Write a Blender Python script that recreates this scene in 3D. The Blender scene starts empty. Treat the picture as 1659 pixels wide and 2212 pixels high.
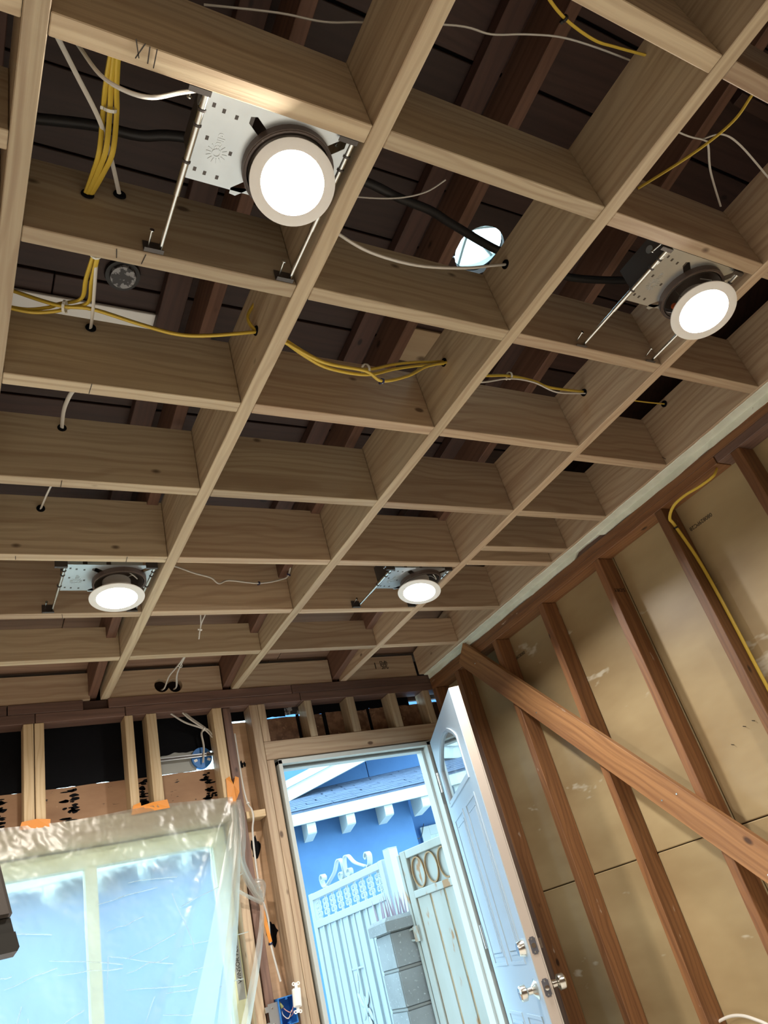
import bpy, bmesh, math, random
from mathutils import Matrix, Vector, noise
random.seed(7)
S = bpy.context.scene
C = S.collection

# ------------------------------------------------------------------ camera
# metres; the lens is the origin, the floor lies 1.115 m below it, +Y runs to the door wall
FLOOR = -1.115
cam = bpy.data.cameras.new('camera'); cam_o = bpy.data.objects.new('camera', cam); C.objects.link(cam_o)
cam.sensor_fit = 'VERTICAL'; cam.sensor_height = 24.0; cam.lens = 24.0 * 1628.46 / 2212.0
cam.clip_start = 0.02; cam.clip_end = 200
_R = ((0.86055025, -0.44540237, -0.24712345), (0.04927141, 0.55567301, -0.82993965), (0.50697692, 0.70202865, 0.50013016))
cam_o.matrix_world = Matrix(((_R[0][0], -_R[1][0], -_R[2][0], 0), (_R[0][1], -_R[1][1], -_R[2][1], 0), (_R[0][2], -_R[1][2], -_R[2][2], 0), (0, 0, 0, 1)))
S.camera = cam_o
# ------------------------------------------------------------------ sky and exposure
wd = bpy.data.worlds.new('overcast_sky'); S.world = wd; wd.use_nodes = True
bg = wd.node_tree.nodes['Background']; bg.inputs[0].default_value = (0.60, 0.88, 1.0, 1); bg.inputs[1].default_value = 4.7
S.view_settings.view_transform = 'Standard'; S.view_settings.look = 'None'
S.view_settings.exposure = 0.25; S.view_settings.gamma = 1.0; S.view_settings.use_curve_mapping = False
LAMP_W = 23.0

# ------------------------------------------------------------------ materials
def mat(name, col=(.5, .5, .5), rough=.6, metal=0., emit=None, es=0., **kw):
    m = bpy.data.materials.new(name); m.use_nodes = True
    b = m.node_tree.nodes['Principled BSDF']
    b.inputs['Base Color'].default_value = (*col, 1); b.inputs['Roughness'].default_value = rough; b.inputs['Metallic'].default_value = metal
    if emit: b.inputs['Emission Color'].default_value = (*emit, 1); b.inputs['Emission Strength'].default_value = es
    for k, v in kw.items(): b.inputs[k.replace('_', ' ')].default_value = v
    return m

class NT:
    def __init__(s, m): s.t = m.node_tree; s.b = s.t.nodes['Principled BSDF']
    def n(s, typ, **kw):
        x = s.t.nodes.new(typ)
        for k, v in kw.items():
            if k.startswith('i_'): x.inputs[int(k[2:])].default_value = v
            else: setattr(x, k, v)
        return x
    def l(s, a, b): s.t.links.new(a, b)
    def ramp(s, fac, stops):
        r = s.n('ShaderNodeValToRGB'); e = r.color_ramp.elements
        while len(e) < len(stops): e.new(.5)
        for i, (p, c) in enumerate(stops): e[i].position = p; e[i].color = (*c, 1) if len(c) == 3 else c
        s.l(fac, r.inputs[0]); return r.outputs[0]
    def mix(s, fac, a, b, mode='MIX'):
        x = s.n('ShaderNodeMix', data_type='RGBA', blend_type=mode)
        for sock, v in ((x.inputs[0], fac), (x.inputs[6], a), (x.inputs[7], b)):
            if isinstance(v, (int, float)): sock.default_value = v
            elif isinstance(v, tuple): sock.default_value = (*v, 1)
            else: s.l(v, sock)
        return x.outputs[2]
    def coords(s, scale=(1, 1, 1), rnd=True, kind='Object', shift=(3.7, .31, .23)):
        tc = s.n('ShaderNodeTexCoord'); v = tc.outputs[kind]
        if rnd:
            oi = s.n('ShaderNodeObjectInfo'); k = s.n('ShaderNodeVectorMath', operation='SCALE'); k.inputs[0].default_value = shift
            s.l(oi.outputs['Random'], k.inputs['Scale']); a = s.n('ShaderNodeVectorMath', operation='ADD'); s.l(v, a.inputs[0]); s.l(k.outputs[0], a.inputs[1]); v = a.outputs[0]
        mp = s.n('ShaderNodeMapping'); mp.inputs['Scale'].default_value = scale; s.l(v, mp.inputs[0]); return mp.outputs[0]
    def noise(s, vec, scale, detail=3, rough=.55, dist=0.):
        x = s.n('ShaderNodeTexNoise'); x.inputs['Scale'].default_value = scale; x.inputs['Detail'].default_value = detail
        x.inputs['Roughness'].default_value = rough; x.inputs['Distortion'].default_value = dist; s.l(vec, x.inputs['Vector']); return x.outputs['Fac']
    def bump(s, h, strength=.3, dist=.002):
        b = s.n('ShaderNodeBump'); b.inputs['Strength'].default_value = strength; b.inputs['Distance'].default_value = dist
        s.l(h, b.inputs['Height']); s.l(b.outputs[0], s.b.inputs['Normal'])

def wood(name, light, dark, rings=26., rough=.62, knots=.085, wear=None, contrast=1., vary=.25):
    """sawn lumber, grain along the board's own X axis"""
    m = mat(name, light, rough); N = NT(m)
    v = N.coords((.07, 1, 1))
    warp = N.n('ShaderNodeTexNoise'); warp.inputs['Scale'].default_value = 3.2; warp.inputs['Detail'].default_value = 2; N.l(N.coords((.55, 1.6, 1.6)), warp.inputs['Vector'])
    wm = N.n('ShaderNodeVectorMath', operation='SCALE'); wm.inputs['Scale'].default_value = .10; N.l(warp.outputs['Color'], wm.inputs[0])
    off = N.n('ShaderNodeVectorMath', operation='ADD'); N.l(v, off.inputs[0]); N.l(wm.outputs[0], off.inputs[1])
    wv = N.n('ShaderNodeTexWave', wave_type='RINGS', rings_direction='X'); wv.inputs['Scale'].default_value = rings * .55
    wv.inputs['Distortion'].default_value = 1.2; wv.inputs['Detail'].default_value = 2; wv.inputs['Detail Scale'].default_value = .6; N.l(off.outputs[0], wv.inputs['Vector'])
    fib = N.noise(N.coords((2.2, 120, 120)), 1., 3)
    grain = N.noise(N.coords((.5, 34, 34)), 1., 4, .6)
    big = N.noise(N.coords((.8, 5, 5)), 1., 2)
    d2 = tuple(l * (1 - contrast) + d * contrast for l, d in zip(light, dark))
    c = N.mix(N.ramp(wv.outputs['Fac'], ((.55, (0, 0, 0)), (.97, (.38, .38, .38)))), light, d2)
    c = N.mix(N.ramp(grain, ((.42, (0, 0, 0)), (.72, (.55, .55, .55)))), c, d2)
    c = N.mix(N.ramp(fib, ((.45, (0, 0, 0)), (.8, (.4, .4, .4)))), c, d2)
    c = N.mix(N.ramp(big, ((.45, (0, 0, 0)), (.8, (.45, .45, .45)))), c, dark)
    if knots:
        vo = N.n('ShaderNodeTexVoronoi'); vo.inputs['Scale'].default_value = 1.; N.l(N.coords((4.2, 7.5, 7.5), shift=(61.3, 17.1, 23.9)), vo.inputs['Vector'])
        c = N.mix(N.ramp(vo.outputs['Distance'], ((knots * .55, (1, 1, 1)), (knots, (0, 0, 0)))), c, tuple(x * .42 for x in dark))
    if wear:
        w = N.noise(N.coords((6, 22, 22)), 1., 4, .65)
        c = N.mix(N.ramp(w, ((.68, (0, 0, 0)), (.74, (1, 1, 1)))), c, wear)
    oi = N.n('ShaderNodeObjectInfo'); r = N.n('ShaderNodeMapRange'); r.inputs[3].default_value = 1 - vary; r.inputs[4].default_value = 1 + vary * .3; N.l(oi.outputs['Random'], r.inputs[0])
    hs = N.n('ShaderNodeHueSaturation'); N.l(c, hs.inputs['Color']); N.l(r.outputs[0], hs.inputs['Value'])
    N.l(hs.outputs[0], N.b.inputs['Base Color'])
    N.bump(fib, .25, .0015)
    return m

def blotch(name, a, b, scale=6., rough=.7, lo=.35, hi=.7, spots=None, spot_scale=30., spot_lo=.7, bump=0., metal=0., stretch=(1, 1, 1), rnd=True):
    m = mat(name, a, rough, metal); N = NT(m); v = N.coords(stretch, rnd)
    c = N.mix(N.ramp(N.noise(v, scale, 4), ((lo, (0, 0, 0)), (hi, (1, 1, 1)))), a, b)
    if spots:
        c = N.mix(N.ramp(N.noise(v, spot_scale, 4, .6), ((spot_lo, (0, 0, 0)), (spot_lo + .04, (1, 1, 1)))), c, spots)
    N.l(c, N.b.inputs['Base Color'])
    if bump: N.bump(N.noise(v, scale * 9, 4), bump, .004)
    return m

M = {}
M['fir'] = wood('new_fir_lumber', (.60, .495, .335), (.345, .235, .145))
M['fir2'] = wood('pinkish_fir_lumber', (.565, .44, .30), (.32, .20, .125))
M['pale'] = wood('pale_stud_lumber', (.72, .57, .36), (.50, .33, .16), rings=34)
M['brown'] = wood('aged_brown_stud', (.29, .135, .055), (.11, .043, .02), rings=30, rough=.5, wear=(.55, .45, .36), vary=.35)
M['brace'] = wood('orange_brown_brace', (.40, .205, .085), (.17, .07, .03), rings=22, rough=.5, wear=(.6, .52, .42), vary=.0, knots=.11)
M['plate'] = wood('dark_top_plate', (.20, .115, .085), (.085, .05, .042), rings=30, vary=.3)
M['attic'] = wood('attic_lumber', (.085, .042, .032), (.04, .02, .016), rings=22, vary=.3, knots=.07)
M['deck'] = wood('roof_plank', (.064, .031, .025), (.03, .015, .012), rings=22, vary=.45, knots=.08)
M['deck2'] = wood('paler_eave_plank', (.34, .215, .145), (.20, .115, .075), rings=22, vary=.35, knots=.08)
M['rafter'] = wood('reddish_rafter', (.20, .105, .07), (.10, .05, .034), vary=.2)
M['ply'] = wood('plywood', (.62, .42, .26), (.42, .25, .14), rings=5, contrast=.6, knots=.05)
M['plypatch'] = wood('clean_plywood', (.62, .47, .30), (.45, .30, .17), rings=4, contrast=.6, knots=.12)
M['sheath'] = blotch('tan_sheathing', (.45, .35, .195), (.27, .185, .09), 3.4, .40, .32, .78, (.55, .50, .39), 7., .645, stretch=(1, .35, 1))
M['osb'] = blotch('osb', (.27, .15, .085), (.15, .075, .04), 22, .7, .4, .6, (.34, .2, .11), 40, .6)
M['tarply'] = blotch('plywood_with_tar', (.40, .245, .14), (.30, .17, .095), 4, .7, .3, .7, (.012, .012, .014), 13., .64, stretch=(1, 1, 3.2))
M['felt'] = mat('black_felt', (.003, .0035, .005), .85, Specular_IOR_Level=.15)
M['paint'] = blotch('chipped_white_paint', (.74, .77, .67), (.62, .65, .55), 14, .6, .4, .7, (.20, .12, .07), 26, .70)
M['concrete'] = blotch('concrete_floor', (.74, .72, .67), (.66, .64, .59), 3, .7)
M['ground'] = blotch('outdoor_concrete', (.60, .59, .55), (.5, .49, .46), 3, .8)
M['steel'] = blotch('galvanised_sheet', (.62, .66, .68), (.46, .50, .53), 5, .36, .35, .7, metal=.85)
M['bar'] = mat('zinc_bar', (.70, .74, .74), .25, 1.)
M['darksteel'] = mat('dark_bracket', (.10, .09, .085), .45, .6)
M['can'] = mat('can_interior', (.33, .29, .26), .35, .7)
M['collar'] = mat('dark_collar', (.085, .06, .05), .5)
M['white'] = mat('white_trim', (.90, .90, .88), .4)
M['module'] = mat('led_module', (.72, .72, .70), .4)
M['lens'] = mat('lit_lens', (1, 1, 1), .4, emit=(1., .92, .78), es=14.)
M['lens2'] = mat('lit_lens_cool', (1, 1, 1), .4, emit=(1., .97, .92), es=14.)
M['orange'] = mat('orange_plastic', (.85, .18, .05), .4)
M['yellow'] = mat('yellow_cable', (.62, .44, .055), .45)
M['wcable'] = mat('white_cable', (.62, .60, .55), .45)
M['black'] = mat('black_rubber', (.012, .012, .013), .5)
M['navy'] = mat('navy_staple', (.015, .02, .08), .5)
M['tie'] = mat('zip_tie', (.75, .74, .68), .4)
M['ink'] = mat('pencil_ink', (.02, .016, .014), .7)
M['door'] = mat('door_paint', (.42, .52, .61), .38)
M['dooredge'] = mat('door_edge', (.48, .42, .37), .5)
M['jamb'] = mat('jamb_paint', (.52, .57, .56), .45)
M['gasket'] = mat('weatherstrip', (.16, .17, .16), .7)
M['nickel'] = mat('satin_nickel', (.70, .68, .63), .22, 1.)
M['faceplate'] = mat('latch_plate', (.20, .21, .25), .4, .8)
M['dglass'] = mat('door_glass', (1, 1, 1), .02, Transmission_Weight=1., IOR=1.55)
M['glass'] = mat('clear_glass', (1, 1, 1), .02, Transmission_Weight=1., IOR=1.02)
M['vinyl'] = mat('yellowish_vinyl', (.80, .83, .55), .4)
M['blue'] = blotch('blue_stucco', (.075, .19, .41), (.062, .16, .36), 3, .8, bump=.4)
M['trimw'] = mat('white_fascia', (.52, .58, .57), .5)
M['shingle'] = blotch('slate_shingle', (.11, .16, .26), (.075, .11, .19), 8, .85, bump=.3)
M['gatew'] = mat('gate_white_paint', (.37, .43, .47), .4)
M['rust'] = blotch('rusty_white_paint', (.37, .40, .40), (.30, .31, .28), 5, .5, .3, .7, (.30, .16, .07), 9., .565, stretch=(1, 1, .30))
M['rustline'] = blotch('rust_stain', (.30, .155, .055), (.36, .28, .18), 12, .6)
M['cmu'] = blotch('grey_block', (.25, .27, .285), (.19, .205, .215), 4, .9, .35, .7, (.38, .40, .42), 70, .63, bump=.5)
M['mortar'] = mat('mortar', (.24, .25, .25), .9)
M['spike'] = mat('purple_grey_spike', (.30, .24, .30), .5)
M['bluepaint'] = mat('blue_paint_drip', (.10, .25, .60), .5)
M['bluebox'] = mat('blue_box', (.03, .20, .60), .4)
M['tape'] = mat('orange_tape', (.72, .27, .04), .5)
M['paper'] = mat('paper_label', (.40, .42, .40), .7)
M['grit'] = blotch('speckled_metal', (.04, .04, .045), (.35, .36, .38), 60, .5, .5, .56)
M['tool'] = mat('grey_tool_shell', (.10, .09, .085), .5)
M['tool2'] = mat('dark_tool_shell', (.035, .035, .033), .45)
M['copper'] = mat('pink_wire', (.65, .33, .30), .5)
M['nutg'] = mat('wire_nut', (.25, .26, .10), .5)
M['pink'] = mat('pink_mark', (.45, .03, .16), .6)
M['wall'] = blotch('plain_wall', (.22, .15, .10), (.17, .11, .07), 2, .8)

def plastic(name, clear, tint):
    m = bpy.data.materials.new(name); m.use_nodes = True; t = m.node_tree; t.nodes.clear()
    out = t.nodes.new('ShaderNodeOutputMaterial'); tr = t.nodes.new('ShaderNodeBsdfTransparent'); tr.inputs[0].default_value = (.93, .97, .97, 1)
    tl = t.nodes.new('ShaderNodeBsdfTranslucent'); tl.inputs[0].default_value = (*tint, 1)
    df = t.nodes.new('ShaderNodeBsdfDiffuse'); df.inputs[0].default_value = (*tint, 1)
    gl = t.nodes.new('ShaderNodeBsdfGlossy'); gl.inputs['Roughness'].default_value = .32
    rf = t.nodes.new('ShaderNodeBsdfRefraction'); rf.inputs['Roughness'].default_value = .42; rf.inputs['IOR'].default_value = 1.04; rf.inputs[0].default_value = (.95, .98, .98, 1)
    def mx(f, a, b):
        x = t.nodes.new('ShaderNodeMixShader'); x.inputs[0].default_value = f; t.links.new(a, x.inputs[1]); t.links.new(b, x.inputs[2]); return x.outputs[0]
    haze = mx(.14, tl.outputs[0], df.outputs[0])
    body = mx(clear, haze, mx(.6, tr.outputs[0], rf.outputs[0]))
    t.links.new(mx(.06, body, gl.outputs[0]), out.inputs[0]); return m
M['sheet'] = plastic('plastic_sheet', .60, (.80, .86, .84))
M['fold'] = plastic('plastic_fold', .45, (.84, .88, .86))

# ------------------------------------------------------------------ builders
def tag(o, label=None, cat=None, group=None, kind=None):
    if label: o['label'] = label
    if cat: o['category'] = cat
    if group: o['group'] = group
    if kind: o['kind'] = kind
    return o
def empty(name, loc=(0, 0, 0), rz=0, parent=None):
    o = bpy.data.objects.new(name, None); C.objects.link(o); o.location = loc; o.rotation_euler = (0, 0, rz); o.empty_display_size = .05
    if parent: o.parent = parent
    return o
def inv(parent):
    """parent's world matrix, inverted (parents are placed by location and z-rotation or a full basis)"""
    m = Matrix.Identity(4); p = parent
    while p: m = p.matrix_parent_inverse @ p.matrix_basis if False else (p.matrix_basis @ m); p = p.parent
    return m.inverted()
def put(name, me, parent=None, local=False, mw=None):
    o = bpy.data.objects.new(name, me); C.objects.link(o)
    if mw is not None: o.matrix_basis = mw
    if parent:
        o.parent = parent
        if not local: o.matrix_parent_inverse = inv(parent)
    return o
def obj(name, bm, m, parent=None, smooth=False, local=False, mw=None):
    me = bpy.data.meshes.new(name); bmesh.ops.recalc_face_normals(bm, faces=bm.faces); bm.to_mesh(me); bm.free()
    me.materials.append(M[m] if isinstance(m, str) else m)
    if smooth:
        for p in me.polygons: p.use_smooth = True
        try: me.set_sharp_from_angle(angle=.7)
        except Exception: pass
    return put(name, me, parent, local, mw)
def struct(o): o['kind'] = 'structure'; return o
def bx(bm, x0, x1, y0, y1, z0, z1, mx=None):
    vs = [bm.verts.new((x, y, z)) for x in (x0, x1) for y in (y0, y1) for z in (z0, z1)]
    for f in ((0, 1, 3, 2), (4, 6, 7, 5), (0, 4, 5, 1), (2, 3, 7, 6), (0, 2, 6, 4), (1, 5, 7, 3)): bm.faces.new([vs[i] for i in f])
    if mx: bmesh.ops.transform(bm, matrix=mx, verts=vs)
    return vs
_cache = {}
def chbox(L, w, d, m, ch=.0018):
    key = (round(L, 3), round(w, 4), round(d, 4), m, ch)
    if key not in _cache:
        bm = bmesh.new(); bx(bm, -L / 2, L / 2, -w / 2, w / 2, -d / 2, d / 2)
        if ch: bmesh.ops.bevel(bm, geom=list(bm.edges), offset=ch, segments=1, affect='EDGES')
        me = bpy.data.meshes.new('board'); bm.to_mesh(me); bm.free(); me.materials.append(M[m]); _cache[key] = me
    return _cache[key]
def frame(p0, p1, up=(0, 0, 1)):
    x = (Vector(p1) - Vector(p0)).normalized(); z = Vector(up); z = (z - x * z.dot(x)).normalized(); y = z.cross(x)
    c = (Vector(p0) + Vector(p1)) / 2
    return Matrix(((x.x, y.x, z.x, c.x), (x.y, y.y, z.y, c.y), (x.z, y.z, z.z, c.z), (0, 0, 0, 1)))
def board(name, p0, p1, w, d, m, parent, up=(0, 0, 1), ch=.0018):
    """board from p0 to p1 (its centre line), w across, d along 'up'"""
    return put(name, chbox((Vector(p1) - Vector(p0)).length, w, d, m, ch), parent, mw=frame(p0, p1, up))
def bb(name, x0, x1, y0, y1, z0, z1, m, parent, ch=.0018):
    """axis-aligned board, grain along its longest side"""
    s = (x1 - x0, y1 - y0, z1 - z0); cx, cy, cz = (x0 + x1) / 2, (y0 + y1) / 2, (z0 + z1) / 2; a = s.index(max(s))
    if a == 0: return board(name, (x0, cy, cz), (x1, cy, cz), s[1], s[2], m, parent, ch=ch)
    if a == 1: return board(name, (cx, y0, cz), (cx, y1, cz), s[0], s[2], m, parent, ch=ch)
    return board(name, (cx, cy, z0), (cx, cy, z1), s[0], s[1], m, parent, up=(0, 1, 0), ch=ch)
def smooth_pts(pts, n=6):
    P = [Vector(p) for p in pts]
    if len(P) < 3: return P
    out = []
    for i in range(len(P) - 1):
        a, b, c, d = P[max(i - 1, 0)], P[i], P[i + 1], P[min(i + 2, len(P) - 1)]
        for k in range(n):
            t = k / n; out.append(.5 * (2 * b + (c - a) * t + (2 * a - 5 * b + 4 * c - d) * t * t + (3 * b - a - 3 * c + d) * t ** 3))
    return out + [P[-1]]
def tube(bm, pts, r, seg=8, flat=1., sm=True):
    P = smooth_pts(pts) if sm else [Vector(p) for p in pts]
    t = (P[1] - P[0]).normalized(); u = t.orthogonal().normalized(); rings = []
    for i, p in enumerate(P):
        t = (P[min(i + 1, len(P) - 1)] - P[max(i - 1, 0)]).normalized(); u = (u - t * u.dot(t)).normalized(); v = t.cross(u)
        rr = r[i * (len(r) - 1) // max(len(P) - 1, 1)] if isinstance(r, (list, tuple)) else r
        rings.append([bm.verts.new(p + rr * (math.cos(a) * u + flat * math.sin(a) * v)) for a in [2 * math.pi * k / seg for k in range(seg)]])
    for A, B in zip(rings, rings[1:]):
        for k in range(seg): bm.faces.new((A[k], A[(k + 1) % seg], B[(k + 1) % seg], B[k]))
    bm.faces.new(rings[0][::-1]); bm.faces.new(rings[-1])
def lathe(bm, prof, seg=40, mx=None, close=False):
    rings = []
    for r, z in prof:
        rings.append([bm.verts.new((r * math.cos(2 * math.pi * k / seg), r * math.sin(2 * math.pi * k / seg), z)) for k in range(seg)] if r > 1e-6 else [bm.verts.new((0, 0, z))])
    def join(A, B):
        for k in range(seg):
            q = [A[k % len(A)], A[(k + 1) % len(A)], B[(k + 1) % len(B)], B[k % len(B)]]; q = list(dict.fromkeys(q))
            if len(q) > 2: bm.faces.new(q)
    for A, B in zip(rings, rings[1:]): join(A, B)
    if close: join(rings[-1], rings[0])
    if mx: bmesh.ops.transform(bm, matrix=mx, verts=[v for R in rings for v in R])
def prism(bm, pts, d, mx=None):
    """closed outline in XY, thickness d along +Z"""
    a = [bm.verts.new((x, y, 0)) for x, y in pts]; b = [bm.verts.new((x, y, d)) for x, y in pts]; n = len(pts)
    fs = [bm.faces.new(a[::-1]), bm.faces.new(b)]
    for k in range(n): bm.faces.new((a[k], a[(k + 1) % n], b[(k + 1) % n], b[k]))
    bmesh.ops.triangulate(bm, faces=fs)
    if mx: bmesh.ops.transform(bm, matrix=mx, verts=a + b)
def ring_prism(bm, outer, inner, d, mx=None):
    """flat plate with a hole: outlines in XY, thickness d along +Z"""
    tmp = bmesh.new()
    for loop in (outer, inner):
        vs = [tmp.verts.new((x, y, 0)) for x, y in loop]
        for k in range(len(vs)): tmp.edges.new((vs[k], vs[(k + 1) % len(vs)]))
    bmesh.ops.triangle_fill(tmp, use_beauty=True, edges=list(tmp.edges))
    r = bmesh.ops.extrude_face_region(tmp, geom=list(tmp.faces)); bmesh.ops.translate(tmp, vec=(0, 0, d), verts=[g for g in r['geom'] if isinstance(g, bmesh.types.BMVert)])
    if mx: bmesh.ops.transform(tmp, matrix=mx, verts=list(tmp.verts))
    me = bpy.data.meshes.new('tmp'); tmp.to_mesh(me); tmp.free(); bm.from_mesh(me); bpy.data.meshes.remove(me)
def T(x, y, z): return Matrix.Translation((x, y, z))
def RX(a): return Matrix.Rotation(math.radians(a), 4, 'X')
def RY(a): return Matrix.Rotation(math.radians(a), 4, 'Y')
def RZ(a): return Matrix.Rotation(math.radians(a), 4, 'Z')
def writing(name, txt, size, m, parent, mw, ext=.0004):
    cu = bpy.data.curves.new(name, 'FONT'); cu.body = txt; cu.size = size; cu.align_x = 'CENTER'; cu.align_y = 'CENTER'; cu.extrude = ext; cu.materials.append(M[m])
    t = bpy.data.objects.new('tmp', cu); C.objects.link(t); bpy.context.view_layer.update()
    me = bpy.data.meshes.new_from_object(t.evaluated_get(bpy.context.evaluated_depsgraph_get())); bpy.data.objects.remove(t); bpy.data.curves.remove(cu)
    return put(name, me, parent, mw=mw)

# ================================================================== ROOM
H = 1.3408            # underside of the joists
BH = .235             # joist depth
JX = {-2: -1.76, -1: -1.15, 0: -.536, 1: .070, 2: .6785, 3: 1.3017, 4: 1.9138, 5: 2.415}
ROW = {-4: -1.01, -3: -.60, -2: -.16, -1: .247, 0: .610, 1: 1.0095, 2: 1.418, 3: 1.819, 4: 2.222, 5: 2.6285, 6: 3.032}
W = .0381
BACK = 3.48           # room face of the door wall framing
RW = 2.48             # room face of the right wall framing
FRONT = -2.4; LEFT = -1.9

floor = empty('floor'); struct(floor); tag(floor, 'bare concrete floor slab of the room')
bm = bmesh.new(); bx(bm, LEFT - .1, 2.62, FRONT - .1, 3.60, FLOOR - .1, FLOOR); obj('slab', bm, 'concrete', floor)
wl = empty('wall_left'); struct(wl); bm = bmesh.new(); bx(bm, LEFT - .05, LEFT, FRONT, 3.60, FLOOR, 2.3); obj('wall_panel', bm, 'wall', wl)
wf = empty('wall_front'); struct(wf); bm = bmesh.new(); bx(bm, LEFT, 2.62, FRONT - .05, FRONT, FLOOR, 2.4); obj('wall_panel', bm, 'wall', wf)

# ---------------------------------------------------------------- ceiling frame
ceil = empty('ceiling'); struct(ceil); tag(ceil, 'open ceiling frame of fir joists and blocking')
holes = {}
for j, x in JX.items():
    y0 = FRONT if j < 5 else FRONT
    y1 = 3.50 if j < 5 else 3.47; yc = (y0 + y1) / 2       # top edge cut to the roof slope at the wall end
    bm = bmesh.new(); prism(bm, [(y0 - yc, 0), (y1 - yc, 0), (y1 - yc, .135), (2.90 - yc, BH), (y0 - yc, BH)], W, RX(90)); bmesh.ops.bevel(bm, geom=[e for e in bm.edges if len(e.link_faces) == 2 and e.calc_face_angle() > .5], offset=.0018, segments=1, affect='EDGES')
    obj('joist', bm, 'fir' if j in (2, 3, 1) else 'fir2', ceil, mw=T(x, yc, H) @ RZ(90))
cols = sorted(JX)
for a, b in zip(cols, cols[1:]):
    for r, y in ROW.items():
        if r == 6: hh = .14
        else: hh = BH - .008
        yy = y + random.uniform(-.003, .003); zz = H + random.uniform(0, .002)
        if a == 4:
            if r == 2: yy = 1.461
            if r == 4: yy = 2.085
        if a == 0 and r == 0: yy = .600
        if a <= -1 and r < 0: continue
        m = random.choice(('fir', 'fir', 'fir2')) if a < 3 else 'fir2'
        bb('blocking', JX[a] + W + .001, JX[b] - .001, yy, yy + W, zz, zz + hh, m, ceil)
bb('blocking', JX[4] + W + .001, JX[5] - .001, 2.20, 2.20 + W, H, H + .15, 'fir2', ceil)
bb('blocking', JX[0] + W + .001, JX[1] - .001, .826, .826 + W, H, H + .20, 'fir', ceil)
# end blocks standing on the wall plate, between the joists
for a, b in zip(cols, cols[1:]):
    x0 = JX[a] + W + .001; x1 = JX[b] - .046 if b < 5 else JX[b] - .001
    if a == 2 - 0 and False: pass
    if a == 2:
        # the block with two overlapping drilled holes
        pts_o = [(x0, H), (x1, H), (x1, H + .13), (x0, H + .13)]
        c1, c2, r = (.960, H + .046), (1.024, H + .042), .035
        dx = (c2[0] - c1[0]) / 2; al = math.acos(dx / r); n = 14
        hole = [(c1[0] + r * math.cos(al + (2 * math.pi - 2 * al) * k / n), c1[1] + r * math.sin(al + (2 * math.pi - 2 * al) * k / n)) for k in range(n + 1)]
        hole += [(c2[0] + r * math.cos(math.pi + al + (2 * math.pi - 2 * al) * k / n), c2[1] + r * math.sin(math.pi + al + (2 * math.pi - 2 * al) * k / n)) for k in range(1, n)]
        cx, cz = (x0 + x1) / 2, H + .065
        bm = bmesh.new(); ring_prism(bm, [(x - cx, z - cz) for x, z in pts_o], [(x - cx, z - cz) for x, z in hole], W, RX(90))
        obj('end_block', bm, 'fir2', ceil, mw=T(cx, 3.4875 + W, cz))
        continue
    e = bb('end_block', x0, x1, 3.4875, 3.4875 + W, H, H + .13, 'fir2', ceil)
    if a == 4:
        t = writing('pencil_writing', '1 號', .055, 'ink', ceil, T(2.19, 3.4869, H + .075) @ RX(90))
# pencil marks across the undersides
def mark(x, y, L, ang, w=.0016):
    bm = bmesh.new(); bx(bm, -L / 2, L / 2, -w / 2, w / 2, -.0004, .0004); obj('pencil_mark', bm, 'ink', ceil, mw=T(x, y, H - .0003) @ RZ(ang))
for x, y, L, a in ((.300, 1.437, .036, 92), (.288, 1.838, .036, 88), (.21, 2.241, .02, 84), (.545, 2.241, .036, 86), (.284, 1.029, .022, 80), (.338, 1.029, .026, 98), (.40, 2.647, .034, 80), (.24, .622, .03, 70), (.245, .624, .03, 110), (.259, .626, .028, 85), (.27, .628, .032, 88)): mark(x, y, L, a)
for dx, a in ((-.010, 60), (.010, 120), (0, 90)):          # arrow on the rim joist
    bm = bmesh.new(); bx(bm, -.014, .014, -.001, .001, -.0004, .0004); obj('pencil_mark', bm, 'ink', ceil, mw=T(2.4146, 1.47 + dx, H + .035) @ RY(90) @ RZ(0 if a == 90 else a - 90))

for x, y, z, ax in ((.298, 1.0095, 1.512, 'y'), (.232, 1.0095, 1.486, 'y'), (.307, 1.418, 1.531, 'y'), (.293, 1.819, 1.528, 'y'), (.283, 2.222, 1.518, 'y'), (.6785, 1.25, 1.440, 'x'), (1.3017, 1.279, 1.484, 'x'), (1.3017, .925, 1.515, 'x'), (1.9138, 1.304, 1.489, 'x'), (2.415, 1.345, 1.553, 'x')):
    bm = bmesh.new(); lathe(bm, [(0, .004), (.0125, .004), (.0135, 0), (0, 0)], 18); obj('hole_shade_disc', bm, 'felt', ceil, mw=T(x, y - (.001 if ax == 'y' else 0) + .0005, z) @ (RX(90) if ax == 'y' else RY(-90)) @ T(0, 0, -.0005))  # dark discs on the faces stand in for shade inside cable holes
# ---------------------------------------------------------------- roof above
SL = .155
def dz(y, z0=.16): return H + z0 + (3.47 - y) * SL
roof = empty('roof'); struct(roof); tag(roof, 'low roof of dark planks and rafters above the joists')
ang = math.atan(SL)
yv = 3.70; planks = []
while yv > FRONT - .1:
    wv_ = random.choice((.14, .14, .185)); y0 = yv - wv_
    up = (0, math.sin(ang), math.cos(ang)); yc = (y0 + yv) / 2
    segs = [(LEFT - .05, random.uniform(.2, 1.6)), (None, 2.62)]; segs[1] = (segs[0][1] + .003, 2.62)
    if 1.0 < yc < 1.25: segs = [(LEFT - .05, 2.62)]
    for a, b in segs:
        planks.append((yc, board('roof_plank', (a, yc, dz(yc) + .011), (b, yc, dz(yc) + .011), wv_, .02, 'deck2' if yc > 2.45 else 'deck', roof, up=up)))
    yv = y0 - random.choice((.0025, .004, .007))
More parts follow.
